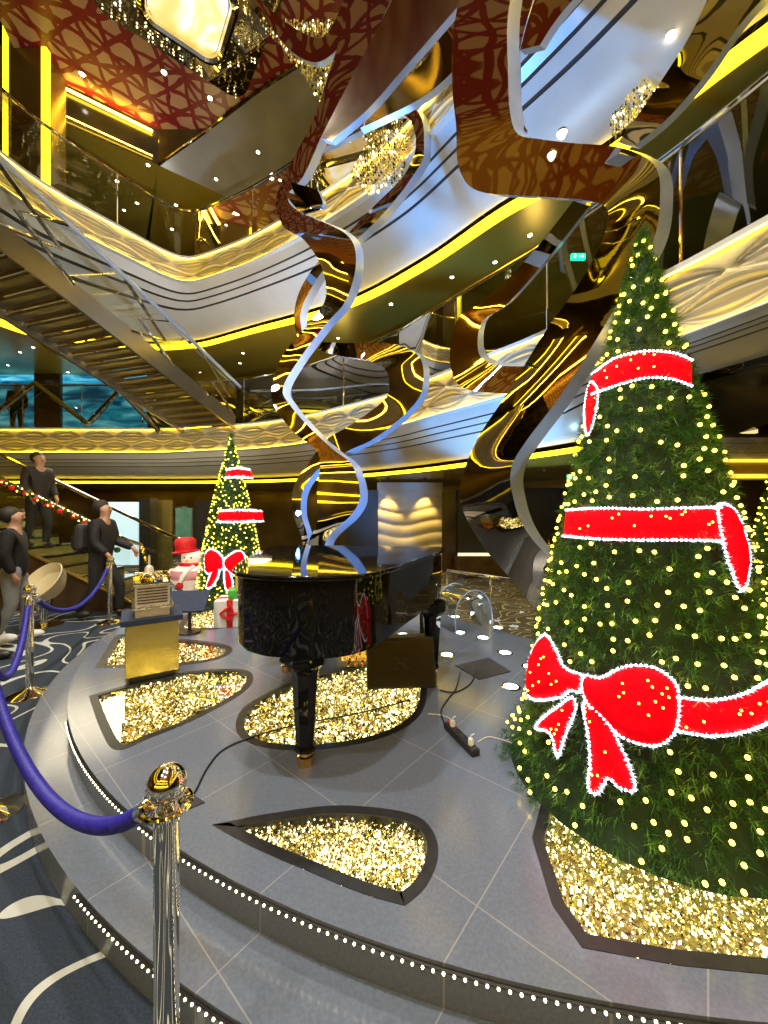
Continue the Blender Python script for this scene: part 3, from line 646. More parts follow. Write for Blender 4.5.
# crystal curtain glittering among the blades
for nm_, poly, d_, lab in (('crystal_curtain', [(258, 20), (330, 18), (365, 30), (352, 75), (325, 110), (300, 70)], 6.0, 'glittering golden crystal curtain hanging left of the broad blade'),
                           ('crystal_curtain', [(405, 75), (460, 25), (505, 0), (470, 60), (450, 95), (420, 110)], 5.4, 'glittering golden crystal curtain between the blade and the big ribbon'),
                           ('crystal_curtain', [(372, 130), (402, 118), (412, 140), (400, 185), (368, 195), (350, 175)], 5.5, 'golden crystal curtain inside the upper ribbon loop'),
                           ('crystal_curtain', [(608, 120), (645, 75), (657, 90), (650, 105), (615, 140)], 3.9, 'small golden crystal curtain beside the upper right hull')):
    mb = MB(); xs = [p[0] for p in poly]; ys = [p[1] for p in poly]; c0 = P(sum(xs)/len(xs), sum(ys)/len(ys), d_)
    x = min(xs)
    while x < max(xs):
        y = min(ys)
        while y < max(ys):
            if inside((x, y), poly):
                p = P(x+random.uniform(-.6, .6), y+random.uniform(-.6, .6), d_+random.uniform(-.06, .06))-c0; mb.cur = random.choices((0, 1, 2, 3), (60, 8, 7, 25))[0]
                r = d_/F*random.uniform(.7, 1.5)
                mb.add([p+Vector(v)*r for v in ((1, 0, 0), (-1, 0, 0), (0, 1, 0), (0, -1, 0), (0, 0, 1.8), (0, 0, -1.8))], [(0, 2, 4), (2, 1, 4), (1, 3, 4), (3, 0, 4), (2, 0, 5), (1, 2, 5), (3, 1, 5), (0, 3, 5)])
            y += 2.6
        x += 2.6
    o = mb.build(nm_, [M['crys_a'], M['crys_b'], M['crys_c'], M['crys_d']]); o.location = c0; tag(o, lab, 'crystals', kind='stuff')
hull_light(671, 36, 3.6, 'bright round spotlight on the upper right hull panel')
hull_light(562, 135, 3.3, 'bright round spotlight just above the big angular ribbon')

# ------------------------------------------------------------------ upper staircase
th = thing('staircase', 'mirror-sided open staircase rising left from the lowest balcony', 'staircase', (-3.9, 10.1, 3.95))
A0 = Vector((0, 0, 0)); DIR = Vector((-1.5, -4.7, 1.55)); WV = Vector((-1.60, .50, 0))
def stq(a, dz0, dz1, nm, mm, thk=.06):
    n_ = WV.normalized()*thk; p = [a+Vector((0, 0, dz0)), a+DIR*1.25+Vector((0, 0, dz0)), a+DIR*1.25+Vector((0, 0, dz1)), a+Vector((0, 0, dz1))]
    mb = MB(); mb.add(p+[q_+n_ for q_ in p], [(0, 1, 2, 3), (7, 6, 5, 4), (0, 4, 5, 1), (3, 2, 6, 7), (1, 5, 6, 2), (0, 3, 7, 4)]); return mb.build(nm, mm, th)
stq(A0, -.12, .26, 'stringer', M['satin']); stq(A0+WV, -.12, .26, 'stringer', M['satin'])
for k in range(23):
    p = A0+DIR*((k+.4)/18.5)+WV*.5; mb = MB(); mb.box(p+Vector((0, 0, 0)), (1.6, .20, .05), rz=math.atan2(WV.y, WV.x)); mb.build('tread', M['satin'], th)
    mb = MB(); mb.box(p+Vector((.04, .12, -.03)), (1.55, .03, .05), rz=math.atan2(WV.y, WV.x)); mb.build('nosing', M['gold'], th)
for off_ in (Vector((0, 0, 0)), WV):
    mb = MB(); mb.tube([A0+off_+Vector((.1, .1, 1.02)), A0+off_+DIR*1.25+Vector((0, 0, 1.15))], .042, 8); mb.build('handrail', M['steel_edge'], th, 40)
    q0 = A0+off_; mb = MB(); mb.add([q0+Vector((0, 0, .26)), q0+DIR*1.25+Vector((0, 0, .26)), q0+DIR*1.25+Vector((0, 0, 1.12)), q0+Vector((0, 0, 1.0))], [(0, 1, 2, 3)]); mb.build('glass_panel', M['pane'], th)
    for k in range(7):
        b_ = q0+DIR*(k*.2); mb = MB(); s0 = -.16 if k % 2 else .16
        mb.tube([b_+Vector((0, 0, .2)), b_+DIR*s0+Vector((0, 0, .6)), b_+DIR*.02+Vector((0, 0, 1.1))], .035, 6); mb.build('baluster', M['chrome'], th, 40)

# ------------------------------------------------------------------ lobby stair on the left
SX = -4.2; SY0, SY1 = 6.45, 7.75; SL = .48
th = thing('lobby_stair', 'lobby staircase rising to the left behind the visitors', 'staircase', (SX, SY0, 0))
mb = MB(); mb.add([(0, 0, 0), (-7, 0, 0), (-7, 0, 7*SL+.12), (0, 0, .12), (0, .08, 0), (-7, .08, 0), (-7, .08, 7*SL+.12), (0, .08, .12)], [(0, 1, 2, 3), (7, 6, 5, 4), (3, 2, 6, 7), (0, 3, 7, 4)]); mb.build('side_panel', M['wood'], th)
mb = MB(); mb.tube([(0, -.02, .14), (-7, -.02, 7*SL+.14)], .025, 8); mb.build('side_trim', M['gold'], th)
for k in range(20):
    mb = MB(); mb.box((-.2-k*.33, .68, .08+k*.33*SL), (.36, 1.2, .05)); mb.build('step', M['chrome'], th)
    mb = MB(); mb.box((-.03-k*.33, .68, .0+k*.33*SL), (.02, 1.2, .15)); mb.build('riser', M['goldpanel'], th)
for y in (0, 1.3):
    mb = MB(); mb.tube([(.02, y, .15), (.25, y, .75), (.12, y, 1.12), (-.1, y, 1.18), (-7, y, 1.18+6.9*SL)], .034, 8); mb.build('handrail', M['chrome'], th, 40)
    mb = MB(); mb.add([(-.05, y, .15), (-7, y, 7*SL+.15), (-7, y, 1.1+6.9*SL), (-.05, y, 1.12)], [(0, 1, 2, 3)]); mb.build('glass_panel', M['pane'], th)
# garland on the rail
mb = MB(); random.seed(3)
for k in range(1500):
    s = random.uniform(0, 5.0); c = Vector((SX-.75-s, SY0-.02, 1.18+(.65+s)*SL)); a = random.random()*6.28
    d_ = Vector((random.uniform(-.5, .5), math.cos(a), math.sin(a)))*.09; mb.cur = 0 if random.random() < .86 else 1
    w_ = d_.orthogonal().normalized()*.012; mb.add([c-w_, c+w_, c+d_], [(0, 1, 2)])
mb.cur = 1
for k in range(26): s = k*.2; mb.ball((SX-.75-s, SY0-.09+.03*(k % 2), 1.17+(.65+s)*SL), .045, 8)
mb.cur = 2
for k in range(60): s = k*.085; mb.ball((SX-.75-s, SY0-.10, 1.20+(.65+s)*SL+random.uniform(-.05, .05)), .012, 6)
o = mb.build('garland', [M['needle'], M['redcloth'], M['fairy']]); tag(o, 'green garland with red baubles wound along the lobby stair handrail', 'garland')
# flowers at the rail foot
mb = MB()
for k in range(14): mb.cur = k % 2; mb.ball((SX-.25+random.uniform(-.13, .13), SY0-.12+random.uniform(-.05, .05), 1.15+random.uniform(-.13, .13)), .05, 8)
tag(mb.build('bouquet', [M['redcloth'], M['needle2']]), 'bunch of red flowers tied to the foot of the lobby stair handrail', 'flowers')

# ------------------------------------------------------------------ lobby wall features
def quadat(name, x0, y0, x1, y1, d, mm, thk=.05):
    a = P(x0, y1, d); b = P(x1, y0, d); mb = MB(); mb.box(((a.x+b.x)/2, d+thk/2, (a.z+b.z)/2), (abs(b.x-a.x), thk, abs(b.z-a.z))); return mb
# wavy panel wall with two lit sconce pools
th = thing('wave_wall_panel', 'pale wall panel with wavy horizontal ridges lit by two wall washers, behind the piano', 'wall panel')
d_ = 11.0; a = P(378, 488, d_); b = P(442, 560, d_); rows = []
NX = 40; NZ = 60
for i in range(NX+1):
    x = a.x+(b.x-a.x)*i/NX; rows.append([(x, d_-.05*abs(math.sin((z_ := (2.5-2.5*k/NZ))*PI/.34+.8*math.sin(x*3.0)))**.5, z_) for k in range(NZ+1)])
loft(rows, 'ridged_face', M['ivory'], th)
mb = MB(); mb.box(((a.x+b.x)/2, d_+.08, 1.25), (b.x-a.x+.04, .12, 2.5)); mb.build('backing', M['ivory'], th)
for px in (388, 425):
    p = P(px, 497, d_-.28); l = thing('wall_washer', 'small ceiling spotlight above the wavy panel, '+('left one' if px < 400 else 'right one'), 'spotlight', (p.x, p.y, 2.5))
    mb = MB(); mb.lathe([(.05, .07), (.05, 0), (.035, 0), (.03, .03)], n=14); mb.build('can', M['black'], l)
    light('wall_washer_lamp', 'SPOT', (p.x, p.y, 2.47), 150, (1, .6, .12), .03, (p.x, p.y+.16, 0), spot=60)
mb = quadat('', 442, 490, 462, 572, 10.4, None); tag(mb.build('wood_pillar', M['wood']), 'dark wood pillar right of the wavy wall panel', 'pillar')
mb = quadat('', 345, 490, 378, 575, 10.9, None); tag(mb.build('doorway', M['black']), 'dark doorway left of the wavy wall panel', 'doorway')
th = thing('bar_niche', 'dark wooden display niche with lit ledge behind the hooked ribbon', 'niche')
mb = quadat('', 458, 555, 560, 577, 9.6, None, .5); mb.build('counter', M['wood'], th)
mb = quadat('', 458, 553, 506, 556, 9.55, None, .03); mb.build('lit_ledge', M['down'] if False else emis('soft_ledge', (1, .85, .6), .8), th)
mb = quadat('', 458, 488, 600, 556, 10.2, None); mb.build('back_panel', M['black'], th)
for k in range(9):
    mb = MB(); mb.lathe([(.001, 0), (.04, 0), (.045, .12), (.03, .2), (.012, .24), (.012, .32), (.001, .32)], P(524+k*5, 552, 9.8), 10); mb.build('ornament', M['gold'] if k % 2 else M['brass'], th, 40)
mb = quadat('', 108, 502, 138, 565, 9.2, None); tag(mb.build('window', M['bluewin']), 'pale blue lit glass panel behind the lobby stair', 'window')
tag(quadat('', 139, 498, 150, 585, 9.0, None, .3).build('pillar', M['black']), 'black pillar right of the pale lit glass panel', 'pillar')
tag(quadat('', 153, 500, 172, 585, 9.4, None).build('wall_panel', M['goldpanel']), 'narrow golden wall panel left of the teal poster', 'wall panel')
th = thing('poster', 'teal framed poster on the lobby wall left of the small tree', 'poster')
quadat('', 174, 506, 193, 548, 9.3, None).build('frame', M['chrome'], th); quadat('', 175.5, 508, 191.5, 546, 9.27, None, .02).build('print', M['teal'], th)
tag(quadat('', 195, 500, 220, 585, 9.2, None, .4).build('pillar', M['black']), 'black pillar between the teal poster and the small tree', 'pillar')
# lit blue screens on the balcony, left
for i, (x0, x1) in enumerate(((-30, 34), (60, 146))):
    mb = quadat('', x0, 374, x1, 428, 11.9, None); tag(mb.build('blue_screen', M['blue']), ('left ' if i == 0 else 'right ')+'wide blue glowing screen behind the lowest balcony', 'screen')
tag(quadat('', 34, 372, 60, 430, 11.8, None, .3).build('pillar', M['wood']), 'dark pillar between the two blue screens', 'pillar')
# crossed steel tubes in front of the screens
th = thing('crossed_tubes', 'crossing chrome tubes standing on the lowest balcony before the blue screens', 'sculpture')
for a_, b_ in (((0, 410), (35, 383)), ((35, 383), (88, 424)), ((88, 424), (120, 390)), ((120, 390), (160, 432)), ((-20, 395), (0, 410))):
    mb = MB(); mb.tube([P(*a_, 10.7), P(*b_, 10.7)], .07, 8); mb.build('tube', M['chrome'], th, 40)
# right wall behind the tree: bar with lit relief
th = thing('bar_counter', 'gold-lit bar front with wave relief seen right of the big tree', 'bar')
quadat('', 690, 437, 800, 459, 5.32, None, .38).build('front_body', M['wood'], th)
bp0 = P(690, 437, 5.3); bp1 = P(800, 459, 5.3); rw = [[(bp0.x+(bp1.x-bp0.x)*i/60, 5.3, bp0.z+(bp1.z-bp0.z)*k/8) for k in range(9)] for i in range(61)]
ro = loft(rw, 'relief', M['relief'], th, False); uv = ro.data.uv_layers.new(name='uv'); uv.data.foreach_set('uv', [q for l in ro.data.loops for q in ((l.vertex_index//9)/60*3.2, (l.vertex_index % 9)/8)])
light('bar_lamp', 'SPOT', (bp0.x+.6, 4.6, 1.5), 25, (1, .7, .2), .1, (bp0.x+.9, 5.3, 2.4), spot=120)
quadat('', 690, 434, 800, 437, 5.25, None, .4).build('top', M['wood'], th)
quadat('', 690, 459, 800, 462, 5.25, None, .03).build('light_line', emis('bar_light', (1, .66, .05), 1.3), th); quadat('', 690, 462, 800, 480, 5.35, None, .3).build('plinth_panel', M['soffit'], th)
quadat('', 690, 480, 800, 620, 5.6, None, .1).build('lower_panel', M['wood'], th)
quadat('', 690, 370, 800, 436, 6.2, None, .1).build('back_wall', M['wood'], th)
quadat('', 736, 395, 758, 433, 6.1, None, .05).build('lit_window', emis('warm_window', (1, .8, .35), .8), th)
quadat('', 690, 474, 800, 478, 5.3, None, .03).build('light_line', bpy.data.materials['bar_light'], th)
# exit signs
def exitsign(px, py, d, wv, lab):
    p = P(px, py, d); th = thing('exit_sign', lab, 'sign', p, 0)
    mb = MB(); mb.box((0, 0, 0), (wv, .03, wv*.42)); mb.build('panel', M['exit'], th)
    mb = MB(); u = wv/10
    mb.ball((-2.4*u, -.017, 1.1*u), .45*u, 8, (1, .2, 1))
    for a_, b_ in (((-2.5, .7), (-2.9, -.4)), ((-2.9, -.4), (-2.1, -1.3)), ((-2.9, -.4), (-3.8, -1.0)), ((-2.5, .5), (-1.5, .1)), ((-2.5, .5), (-3.5, .3)), ((.2, 0), (3.6, 0)), ((2.4, 1), (3.6, 0)), ((2.4, -1), (3.6, 0))):
        mb.tube([(a_[0]*u, -.017, a_[1]*u), (b_[0]*u, -.017, b_[1]*u)], .22*u, 5)
    mb.build('running_man_and_arrow', M['exit_w'], th)
exitsign(578, 257, 4.4, .16, 'mirrored image of a green exit sign high up right of the hanging angular ribbon')  # a reflection in the steel, built as a separate glowing panel
exitsign(573, 477, 5.6, .17, 'small green exit sign under the lowest balcony beside the big tree')

# ------------------------------------------------------------------ Christmas trees
def tree_r(z, Ht, Rb):
    """radius of the foliage envelope at height z above the base"""
    u = max(0, min(1, z/Ht)); r = Rb*((1-u)**.95)*1.0+.006
    r += .07*Rb*math.sin(PI*min(1, u*1.15))
    if u > .93: r *= math.sqrt(max(0, (1-u)/.07))*.8+.2
    if u < .10: r += .17*Rb*(1-u/.10)**1.5
    return r
def make_tree(name, label, c, Ht, Rb, tufts, nl, needle, wid, bulb, spread=2*PI, seed=1, big=False):
    random.seed(seed); th = thing(name, label, 'Christmas tree', c)
    prof = [(1e-4, 0)]+[(max(tree_r(Ht*k/40, Ht, Rb)*.9, 1e-4), Ht*k/40) for k in range(41)]
    mb = MB(); mb.lathe(prof, n=36); mb.build('core', M['core'], th, 60)
    mb = MB(); V = mb.v; Fc = mb.f; MM = mb.m
    for k in range(tufts):
        while True:
            z = random.random()*Ht
            if random.random() < (tree_r(z, Ht, Rb)+.05)/(Rb+.1): break
        a = random.random()*2*PI; r = tree_r(z, Ht, Rb)*random.uniform(.80, 1.02); o = Vector((r*math.cos(a), r*math.sin(a), z))
        nrm = Vector((math.cos(a), math.sin(a), random.uniform(-.5, .35))); mi = 0 if random.random() < .74 else 1
        for j in range(nl):
            d = (nrm*.55+Vector((random.gauss(0, .6), random.gauss(0, .6), random.gauss(0, .55)))).normalized()*needle*random.uniform(.6, 1.15)
            w_ = d.cross(Vector((random.random(), random.random(), random.random()))).normalized()*wid; n0 = len(V)
            q = o+Vector((random.uniform(-1, 1), random.uniform(-1, 1), random.uniform(-1, 1)))*.012
            V.extend((tuple(q-w_), tuple(q+w_), tuple(q+d))); Fc.append((n0, n0+1, n0+2)); MM.append(mi)
    me = bpy.data.meshes.new('foliage'); me.from_pydata(V, [], Fc); me.polygons.foreach_set('material_index', MM); link('foliage', me, th, [M['needle'], M['needle2']])
    return th
def bulbs(th, Ht, Rb, n, r, c, avoid=None, seed=2):
    random.seed(seed); cam_a = math.atan2(-c[1], -c[0]); pts = []
    rows = 0; tries = 0
    while len(pts) < n and tries < 60000:
        tries += 1; z = random.uniform(.02, .985)*Ht
        if random.random() > (tree_r(z, Ht, Rb)+.06)/(Rb+.1): continue
        a = cam_a+random.uniform(-1.75, 1.75); rr = tree_r(z, Ht, Rb)*1.0+.012; p = Vector((rr*math.cos(a), rr*math.sin(a), z))
        if any((p-q).length < math.sqrt(Rb*Ht/n)*.62 for q in pts): continue
        if avoid and avoid(p+Vector(c)): continue
        pts.append(p)
    pts.sort(key=lambda p: (p+Vector(c)-cam.location).length)
    mb = MB(); mb.ball((0, 0, 0), r, 8); first = mb.build('fairy_light', M['fairy'], th); first.location = pts[0]
    for p in pts[1:100]:
        o = first.copy(); COL.objects.link(o); o.parent = th; o.location = p
    if len(pts) > 100:
        mb = MB()
        for p in pts[100:]: mb.ball(p, r, 8)
        o = mb.build('fairy_lights', M['fairy'], th); o['kind'] = 'stuff'
TC = Vector((1.36, 2.03, H2)); TH, TR = 2.86, .62
def tree_hit(px, py, off=0.0, C=TC, Ht=TH, Rb=TR):
    dr = Vector(((px-384)/F, 1, (512-py)/F)); o = Vector((0, 0, CAMH)); t0 = C.y-Rb-.5; best = None; md = 1e9
    for k in range(500):
        tt = max(.3, t0)+k*.004; p = o+dr*tt; r = math.hypot(p.x-C.x, p.y-C.y)-(tree_r(p.z-C.z, Ht, Rb)+off)
        if r < 0: best = p; break
        if r < md: md = r; bp = p
    if best is None: best = bp
    nrm = Vector((best.x-C.x, best.y-C.y, .2*Rb)).normalized(); return best, nrm
def decor(th, name, outline, C, Ht, Rb, puff, mmat, step, led=True, ledr=.006, smoothn=5, closed_=True, ledgap=.022, sharp=False):
    ol = outline if sharp else closed(outline, smoothn)
    pts = [Vector(p) for p in ol]; ne = len(pts); xs = [p.x for p in pts]; ys = [p.y for p in pts]
    y = min(ys)
    while y < max(ys):
        x = min(xs)
        while x < max(xs):
            if inside((x, y), ol) and dedge((x, y), ol) > step*.5: pts.append(Vector((x+random.uniform(-.2, .2)*step, y+random.uniform(-.2, .2)*step)))
            x += step
        y += step
    vs, es, fs, *_ = delaunay_2d_cdt(pts, [(i, (i+1) % ne) for i in range(ne)], [], 1, 1e-5)
    V = []; base = .016
    for v in vs:
        p, n_ = tree_hit(v.x, v.y, base, C, Ht, Rb); e = dedge(v, ol)*p.y/F; k = 1-math.exp(-e/.03)
        V.append(p+n_*(puff*k+random.uniform(-.003, .003))-Vector(C))
    nb = len(V); bot = [tree_hit(v.x, v.y, -.02, C, Ht, Rb)[0]-Vector(C) for v in vs]
    from collections import Counter
    ec = Counter(); dirn = {}
    for f in fs:
        for i in range(len(f)):
            a, b = f[i-1], f[i]; ec[tuple(sorted((a, b)))] += 1; dirn[tuple(sorted((a, b)))] = (a, b)
    F2 = [tuple(f) for f in fs]+[tuple(i+nb for i in f[::-1]) for f in fs]
    for e, n_ in ec.items():
        if n_ == 1: a, b = dirn[e]; F2.append((b, a, a+nb, b+nb))
    mb = MB(); mb.add(V+bot, F2); o = mb.build(name, mmat, th, 70)
    if led: trim(o, ol+[ol[0]], C, Ht, Rb, ledr, ledgap)
    return o
def trim(o, line, C, Ht, Rb, ledr, gap):
    P3 = [tree_hit(x, y, .03, C, Ht, Rb)[0]-Vector(C) for x, y in line]
    mb = MB(); random.seed(11)
    for i in range(len(P3)-1):
        a, b = P3[i], P3[i+1]; L = (b-a).length
        if L > .6: continue
        k = max(1, int(L/.006))
        for j in range(k):
            q = a.lerp(b, (j+random.random())/k)
            for _ in range(3):
                d = Vector((random.gauss(0, 1), random.gauss(0, 1), random.gauss(0, 1))).normalized()*ledr*3.2; w_ = d.orthogonal().normalized()*ledr*.28
                mb.add([q-w_, q+w_, q+d], [(0, 1, 2)])
    mb.build('frosted_trim', M['frost'], o)
    mb = MB(); acc = 0
    for i in range(len(P3)-1):
        a, b = P3[i], P3[i+1]; L = (b-a).length
        while acc < L: mb.ball(a.lerp(b, acc/max(L, 1e-6)), ledr, 6); acc += gap
        acc -= L
    d = mb.build('white_diodes', M['cold_led'], o); d['kind'] = 'stuff'
def band(th, top, bot, C, Ht, Rb, puff=.02, **kw):
    top = cr(top, 5); bot = cr(bot, 5); ol = top+bot[::-1]
    o = decor(th, 'ribbon_band', ol, C, Ht, Rb, puff, M['red'], kw.get('step', 5), led=False, sharp=True)
    trim(o, top, C, Ht, Rb, kw.get('ledr', .006), kw.get('gap', .02)); trim(o, bot, C, Ht, Rb, kw.get('ledr', .006), kw.get('gap', .02)); return o
big = make_tree('christmas_tree', 'tall tinsel Christmas tree with glowing red ribbon bow, filling the right of the stage', TC, TH, TR, 9500, 12, .048, .0017, 0, seed=5, big=True)
BANDS = []
bows = dict(
 left=[(533, 650), (545, 634), (556, 650), (565, 668), (583, 676), (580, 692), (570, 690), (562, 697), (535, 700), (527, 690), (528, 668)],
 right=[(583, 676), (600, 678), (620, 668), (640, 665), (660, 670), (676, 684), (679, 705), (676, 730), (662, 744), (645, 745), (620, 736), (600, 715), (585, 700)],
 tail1=[(572, 697), (576, 708), (568, 728), (562, 745), (557, 757), (550, 733), (535, 728), (545, 716), (560, 705)],
 tail2=[(588, 700), (604, 712), (615, 735), (628, 762), (635, 790), (618, 787), (608, 778), (598, 794), (588, 788), (590, 765), (588, 735), (583, 710)])
bandlines = [([(592, 374), (615, 358), (645, 351), (675, 353), (692, 360)], [(592, 394), (615, 386), (645, 378), (672, 379), (692, 386)]),
             ([(566, 510), (600, 508), (640, 509), (680, 508), (722, 507)], [(563, 536), (600, 539), (640, 540), (680, 540), (724, 541)]),
             ([(676, 697), (710, 700), (740, 695), (770, 680), (800, 660)], [(676, 731), (710, 736), (740, 733), (770, 722), (800, 700)])]
side = [(718, 505), (735, 510), (747, 540), (750, 565), (742, 592), (728, 560), (722, 535)]
regs = list(bows.values())+[t_+b_[::-1] for t_, b_ in bandlines]+[side]
def proj(p): return (384+F*p.x/p.y, 512-F*(p.z-CAMH)/p.y)
def avoid(p):
    q = proj(p); return any(inside(q, r) or dedge(q, r) < 4 for r in regs)
bulbs(big, TH, TR, 330, .0093, TC, avoid, 4)
for t_, b_ in bandlines: band(big, t_, b_, TC, TH, TR, .018, step=6, ledr=.0055, gap=.017)
for k, ol in bows.items(): decor(big, 'bow_loop' if k in ('left', 'right') else 'bow_tail', ol, TC, TH, TR, .055 if k in ('left', 'right') else .03, M['red'], 5, True, .0055, 3, ledgap=.018)
decor(big, 'bow_loop', side, TC, TH, TR, .04, M['red'], 5, True, .0055, 3, ledgap=.018)
decor(big, 'ribbon_end', [(590, 382), (598, 392), (594, 420), (587, 436), (584, 410)], TC, TH, TR, .02, M['red'], 5, True, .0045, 3, ledgap=.018)
mb = MB(); random.seed(9)   # small warm bulbs on the red bow
for k, ol in list(bows.items())+[('b', [*t_, *b_[::-1]]) for t_, b_ in bandlines]:
    xs = [p[0] for p in ol]; ys = [p[1] for p in ol]; c_ = 0; tr = 0
    while c_ < (12 if k in ('left', 'right', 'b') else 5) and tr < 400:
        tr += 1; x, y = random.uniform(min(xs), max(xs)), random.uniform(min(ys), max(ys))
        if inside((x, y), ol) and dedge((x, y), ol) > 5: p, n_ = tree_hit(x, y, .016, TC, TH, TR); mb.ball(p+n_*(.056 if k in ('left', 'right') else .034)-TC, .005, 6); c_ += 1
o = mb.build('bow_lights', M['fairy'], big); o['kind'] = 'stuff'
# small tree
C2_ = Vector((-2.42, 6.1, H2)); H_2, R_2 = 2.62, .52
sm = make_tree('christmas_tree', 'smaller lit Christmas tree with red bow behind the piano, beside the snowman', C2_, H_2, R_2, 3600, 9, .06, .0028, 0, seed=6)
bulbs(sm, H_2, R_2, 400, .0105, C2_, None, 3)
for t_, b_ in (([(227, 470), (238, 468), (251, 470)], [(225, 478), (238, 477), (253, 478)]), ([(219, 511), (240, 510), (262, 511)], [(217, 522), (240, 522), (264, 521)])):
    band(sm, t_, b_, C2_, H_2, R_2, .02, step=3, ledr=.012, gap=.05)
for ol in ([(206, 553), (212, 549), (222, 556), (224, 568), (208, 574), (205, 565)], [(224, 560), (236, 551), (244, 554), (245, 570), (232, 574), (225, 568)], [(213, 570), (220, 570), (214, 585), (206, 588)], [(224, 570), (230, 572), (233, 588), (226, 590)]):
    decor(sm, 'bow_loop', ol, C2_, H_2, R_2, .08, M['red'], 3, True, .010, 2, ledgap=.045)
# tree cut by the right edge
C3_ = Vector((4.75, 4.5, .004)); t3 = make_tree('christmas_tree', 'lit Christmas tree cut off by the right edge of the picture', C3_, 2.9, .5, 2600, 8, .05, .0028, 0, seed=8)
bulbs(t3, 2.9, .5, 240, .012, C3_, None, 6)

# ------------------------------------------------------------------ grand piano
ZL = H2+1.06
lid = [(-.77, 2.03), (-.62, 1.94), (-.43, 1.91), (-.22, 1.925), (-.06, 2.04), (.06, 2.24), (.17, 2.50), (.30, 2.78), (.44, 3.08), (.53, 3.36), (.55, 3.55), (-.86, 3.74), (-1.04, 3.72), (-1.03, 3.2), (-.93, 2.5), (-.86, 2.18)]
PO = Vector((-.3, 2.8, H2))
th = thing('grand_piano', 'black lacquered grand piano with closed lid at the middle of the stage', 'piano', PO)
lo = [(p[0]-PO.x, p[1]-PO.y) for p in lid]; ls = cr(lo[:11], 6)+lo[11:13]+cr(lo[12:]+lo[:1], 4)[1:-1]
rim_ = shrink(ls, .03)
mb = MB(); mb.prism(ls, 1.035, 1.06); mb.build('lid', M['lacquer'], th, 30, .006)
mb = MB(); mb.prism(rim_, .66, 1.03); mb.build('case', M['lacquer'], th, 30, .008)
mb = MB(); mb.prism(shrink(ls, .05), .635, .66); mb.build('bottom_moulding', M['lacquer'], th, 30, .004)
mb = MB(); mb.prism(shrink(ls, .22), .57, .635); mb.build('under_frame', M['black'], th)
def leg(x, y):
    mb = MB(); s_ = [(.115, .64), (.115, .56), (.085, .53), (.075, .50), (.052, .12), (.06, .10), (.06, .085)]
    mb.lathe([(r, z) for r, z in s_[::-1]], n=8); l = mb.build('leg', M['lacquer'], th, 20); l.location = (x, y, 0); l.rotation_euler.z = R(22.5)
    mb = MB(); mb.lathe([(.03, .085), (.035, .055), (.044, .05), (.044, .0), (.03, 0)][::-1], n=16); mb.build('caster', M['brass'], l, 40)
leg(-.43-PO.x+.0, 2.11-PO.y); leg(.40-PO.x, 3.22-PO.y); leg(-.85-PO.x, 3.35-PO.y)
mb = MB(); mb.box((-.2, .86, .70), (1.3, .22, .05), rz=R(-7)); mb.build('key_bed', M['lacquer'], th)
kb = []
for k in range(52):
    mb = MB(); c = Vector((-.2, .93, .74))+Matrix.Rotation(R(-7), 3, 'Z') @ Vector(((k-25.5)*.0235, 0, 0))
    if k == 0:
        mb.box((0, 0, 0), (.0225, .13, .02)); o = mb.build('white_key', M['keywhite'], th); kb.append(o)
    else: o = kb[0].copy(); COL.objects.link(o); o.parent = th
    o.location = c; o.rotation_euler.z = R(-7)
mb = MB()
for k in (-.09, -.03, .03, .09): mb.tube([(.05+k, .70, .08), (.05+k*.8, .70, .60)], .008, 6)
mb.box((.05, .70, .07), (.26, .10, .05)); mb.build('pedal_lyre', M['brass'], th, 40)
for k in (-.06, 0, .06):
    mb = MB(); mb.box((.05+k, .62, .035), (.025, .12, .012)); mb.build('pedal', M['brass'], th, None, .004)
# piano stool behind
s = thing('piano_stool', 'black piano stool at the far keyboard end of the piano', 'stool', (.16, 4.15, H2))
mb = MB(); mb.box((0, 0, .49), (.6, .34, .09)); mb.build('seat', M['lacquer'], s, None, .02)
for x, y in ((-.26, -.13), (.26, -.13), (-.26, .13), (.26, .13)):
    mb = MB(); mb.tube([(x, y, 0), (x, y, .45)], [.02, .03], 8); mb.build('leg', M['lacquer'], s, 40)
# stage monitor
p = G(401, 690, H2); p.y += .12
s = thing('stage_monitor', 'dark boxy stage speaker with emblem on its front, lying right of the piano', 'speaker', (p.x, p.y, H2), R(4))
mb = MB(); wv = .27
pr_ = [(-.10, 0), (.16, 0), (.22, .28), (.12, .36), (-.02, .37)]
n_ = len(pr_); vs = [(-wv, y, z) for y, z in pr_]+[(wv, y, z) for y, z in pr_]
mb.add(vs, [tuple(range(n_)), tuple(range(n_, 2*n_))[::-1]]+[(i, n_+i, n_+(i+1) % n_, (i+1) % n_) for i in range(n_)]); mb.build('cabinet', M['black'], s, None, .006)
mb = MB(); mb.box((0, -.066, .185), (.50, .012, .33), rx=-math.atan2(.08, .37)); g_ = mb.build('grille', noisy('bronze_grille', (.014, .009, .003), (.028, .018, .006), 60, .35, .3), s)
mb = MB(); rx = -math.atan2(.08, .37)
for c_, d_ in (((-.028, 0), (.014, .09)), ((.028, 0), (.014, .09)), ((0, 0), (.05, .014)), ((-.045, .035), (.03, .012)), ((.045, .035), (.03, .012)), ((-.045, -.035), (.03, .012)), ((.045, -.035), (.03, .012))):
    mb.box((c_[0], -.075+c_[1]*.21, .185+c_[1]), (d_[0], .006, d_[1]), rx=rx)
mb.build('emblem', M['black'], g_)
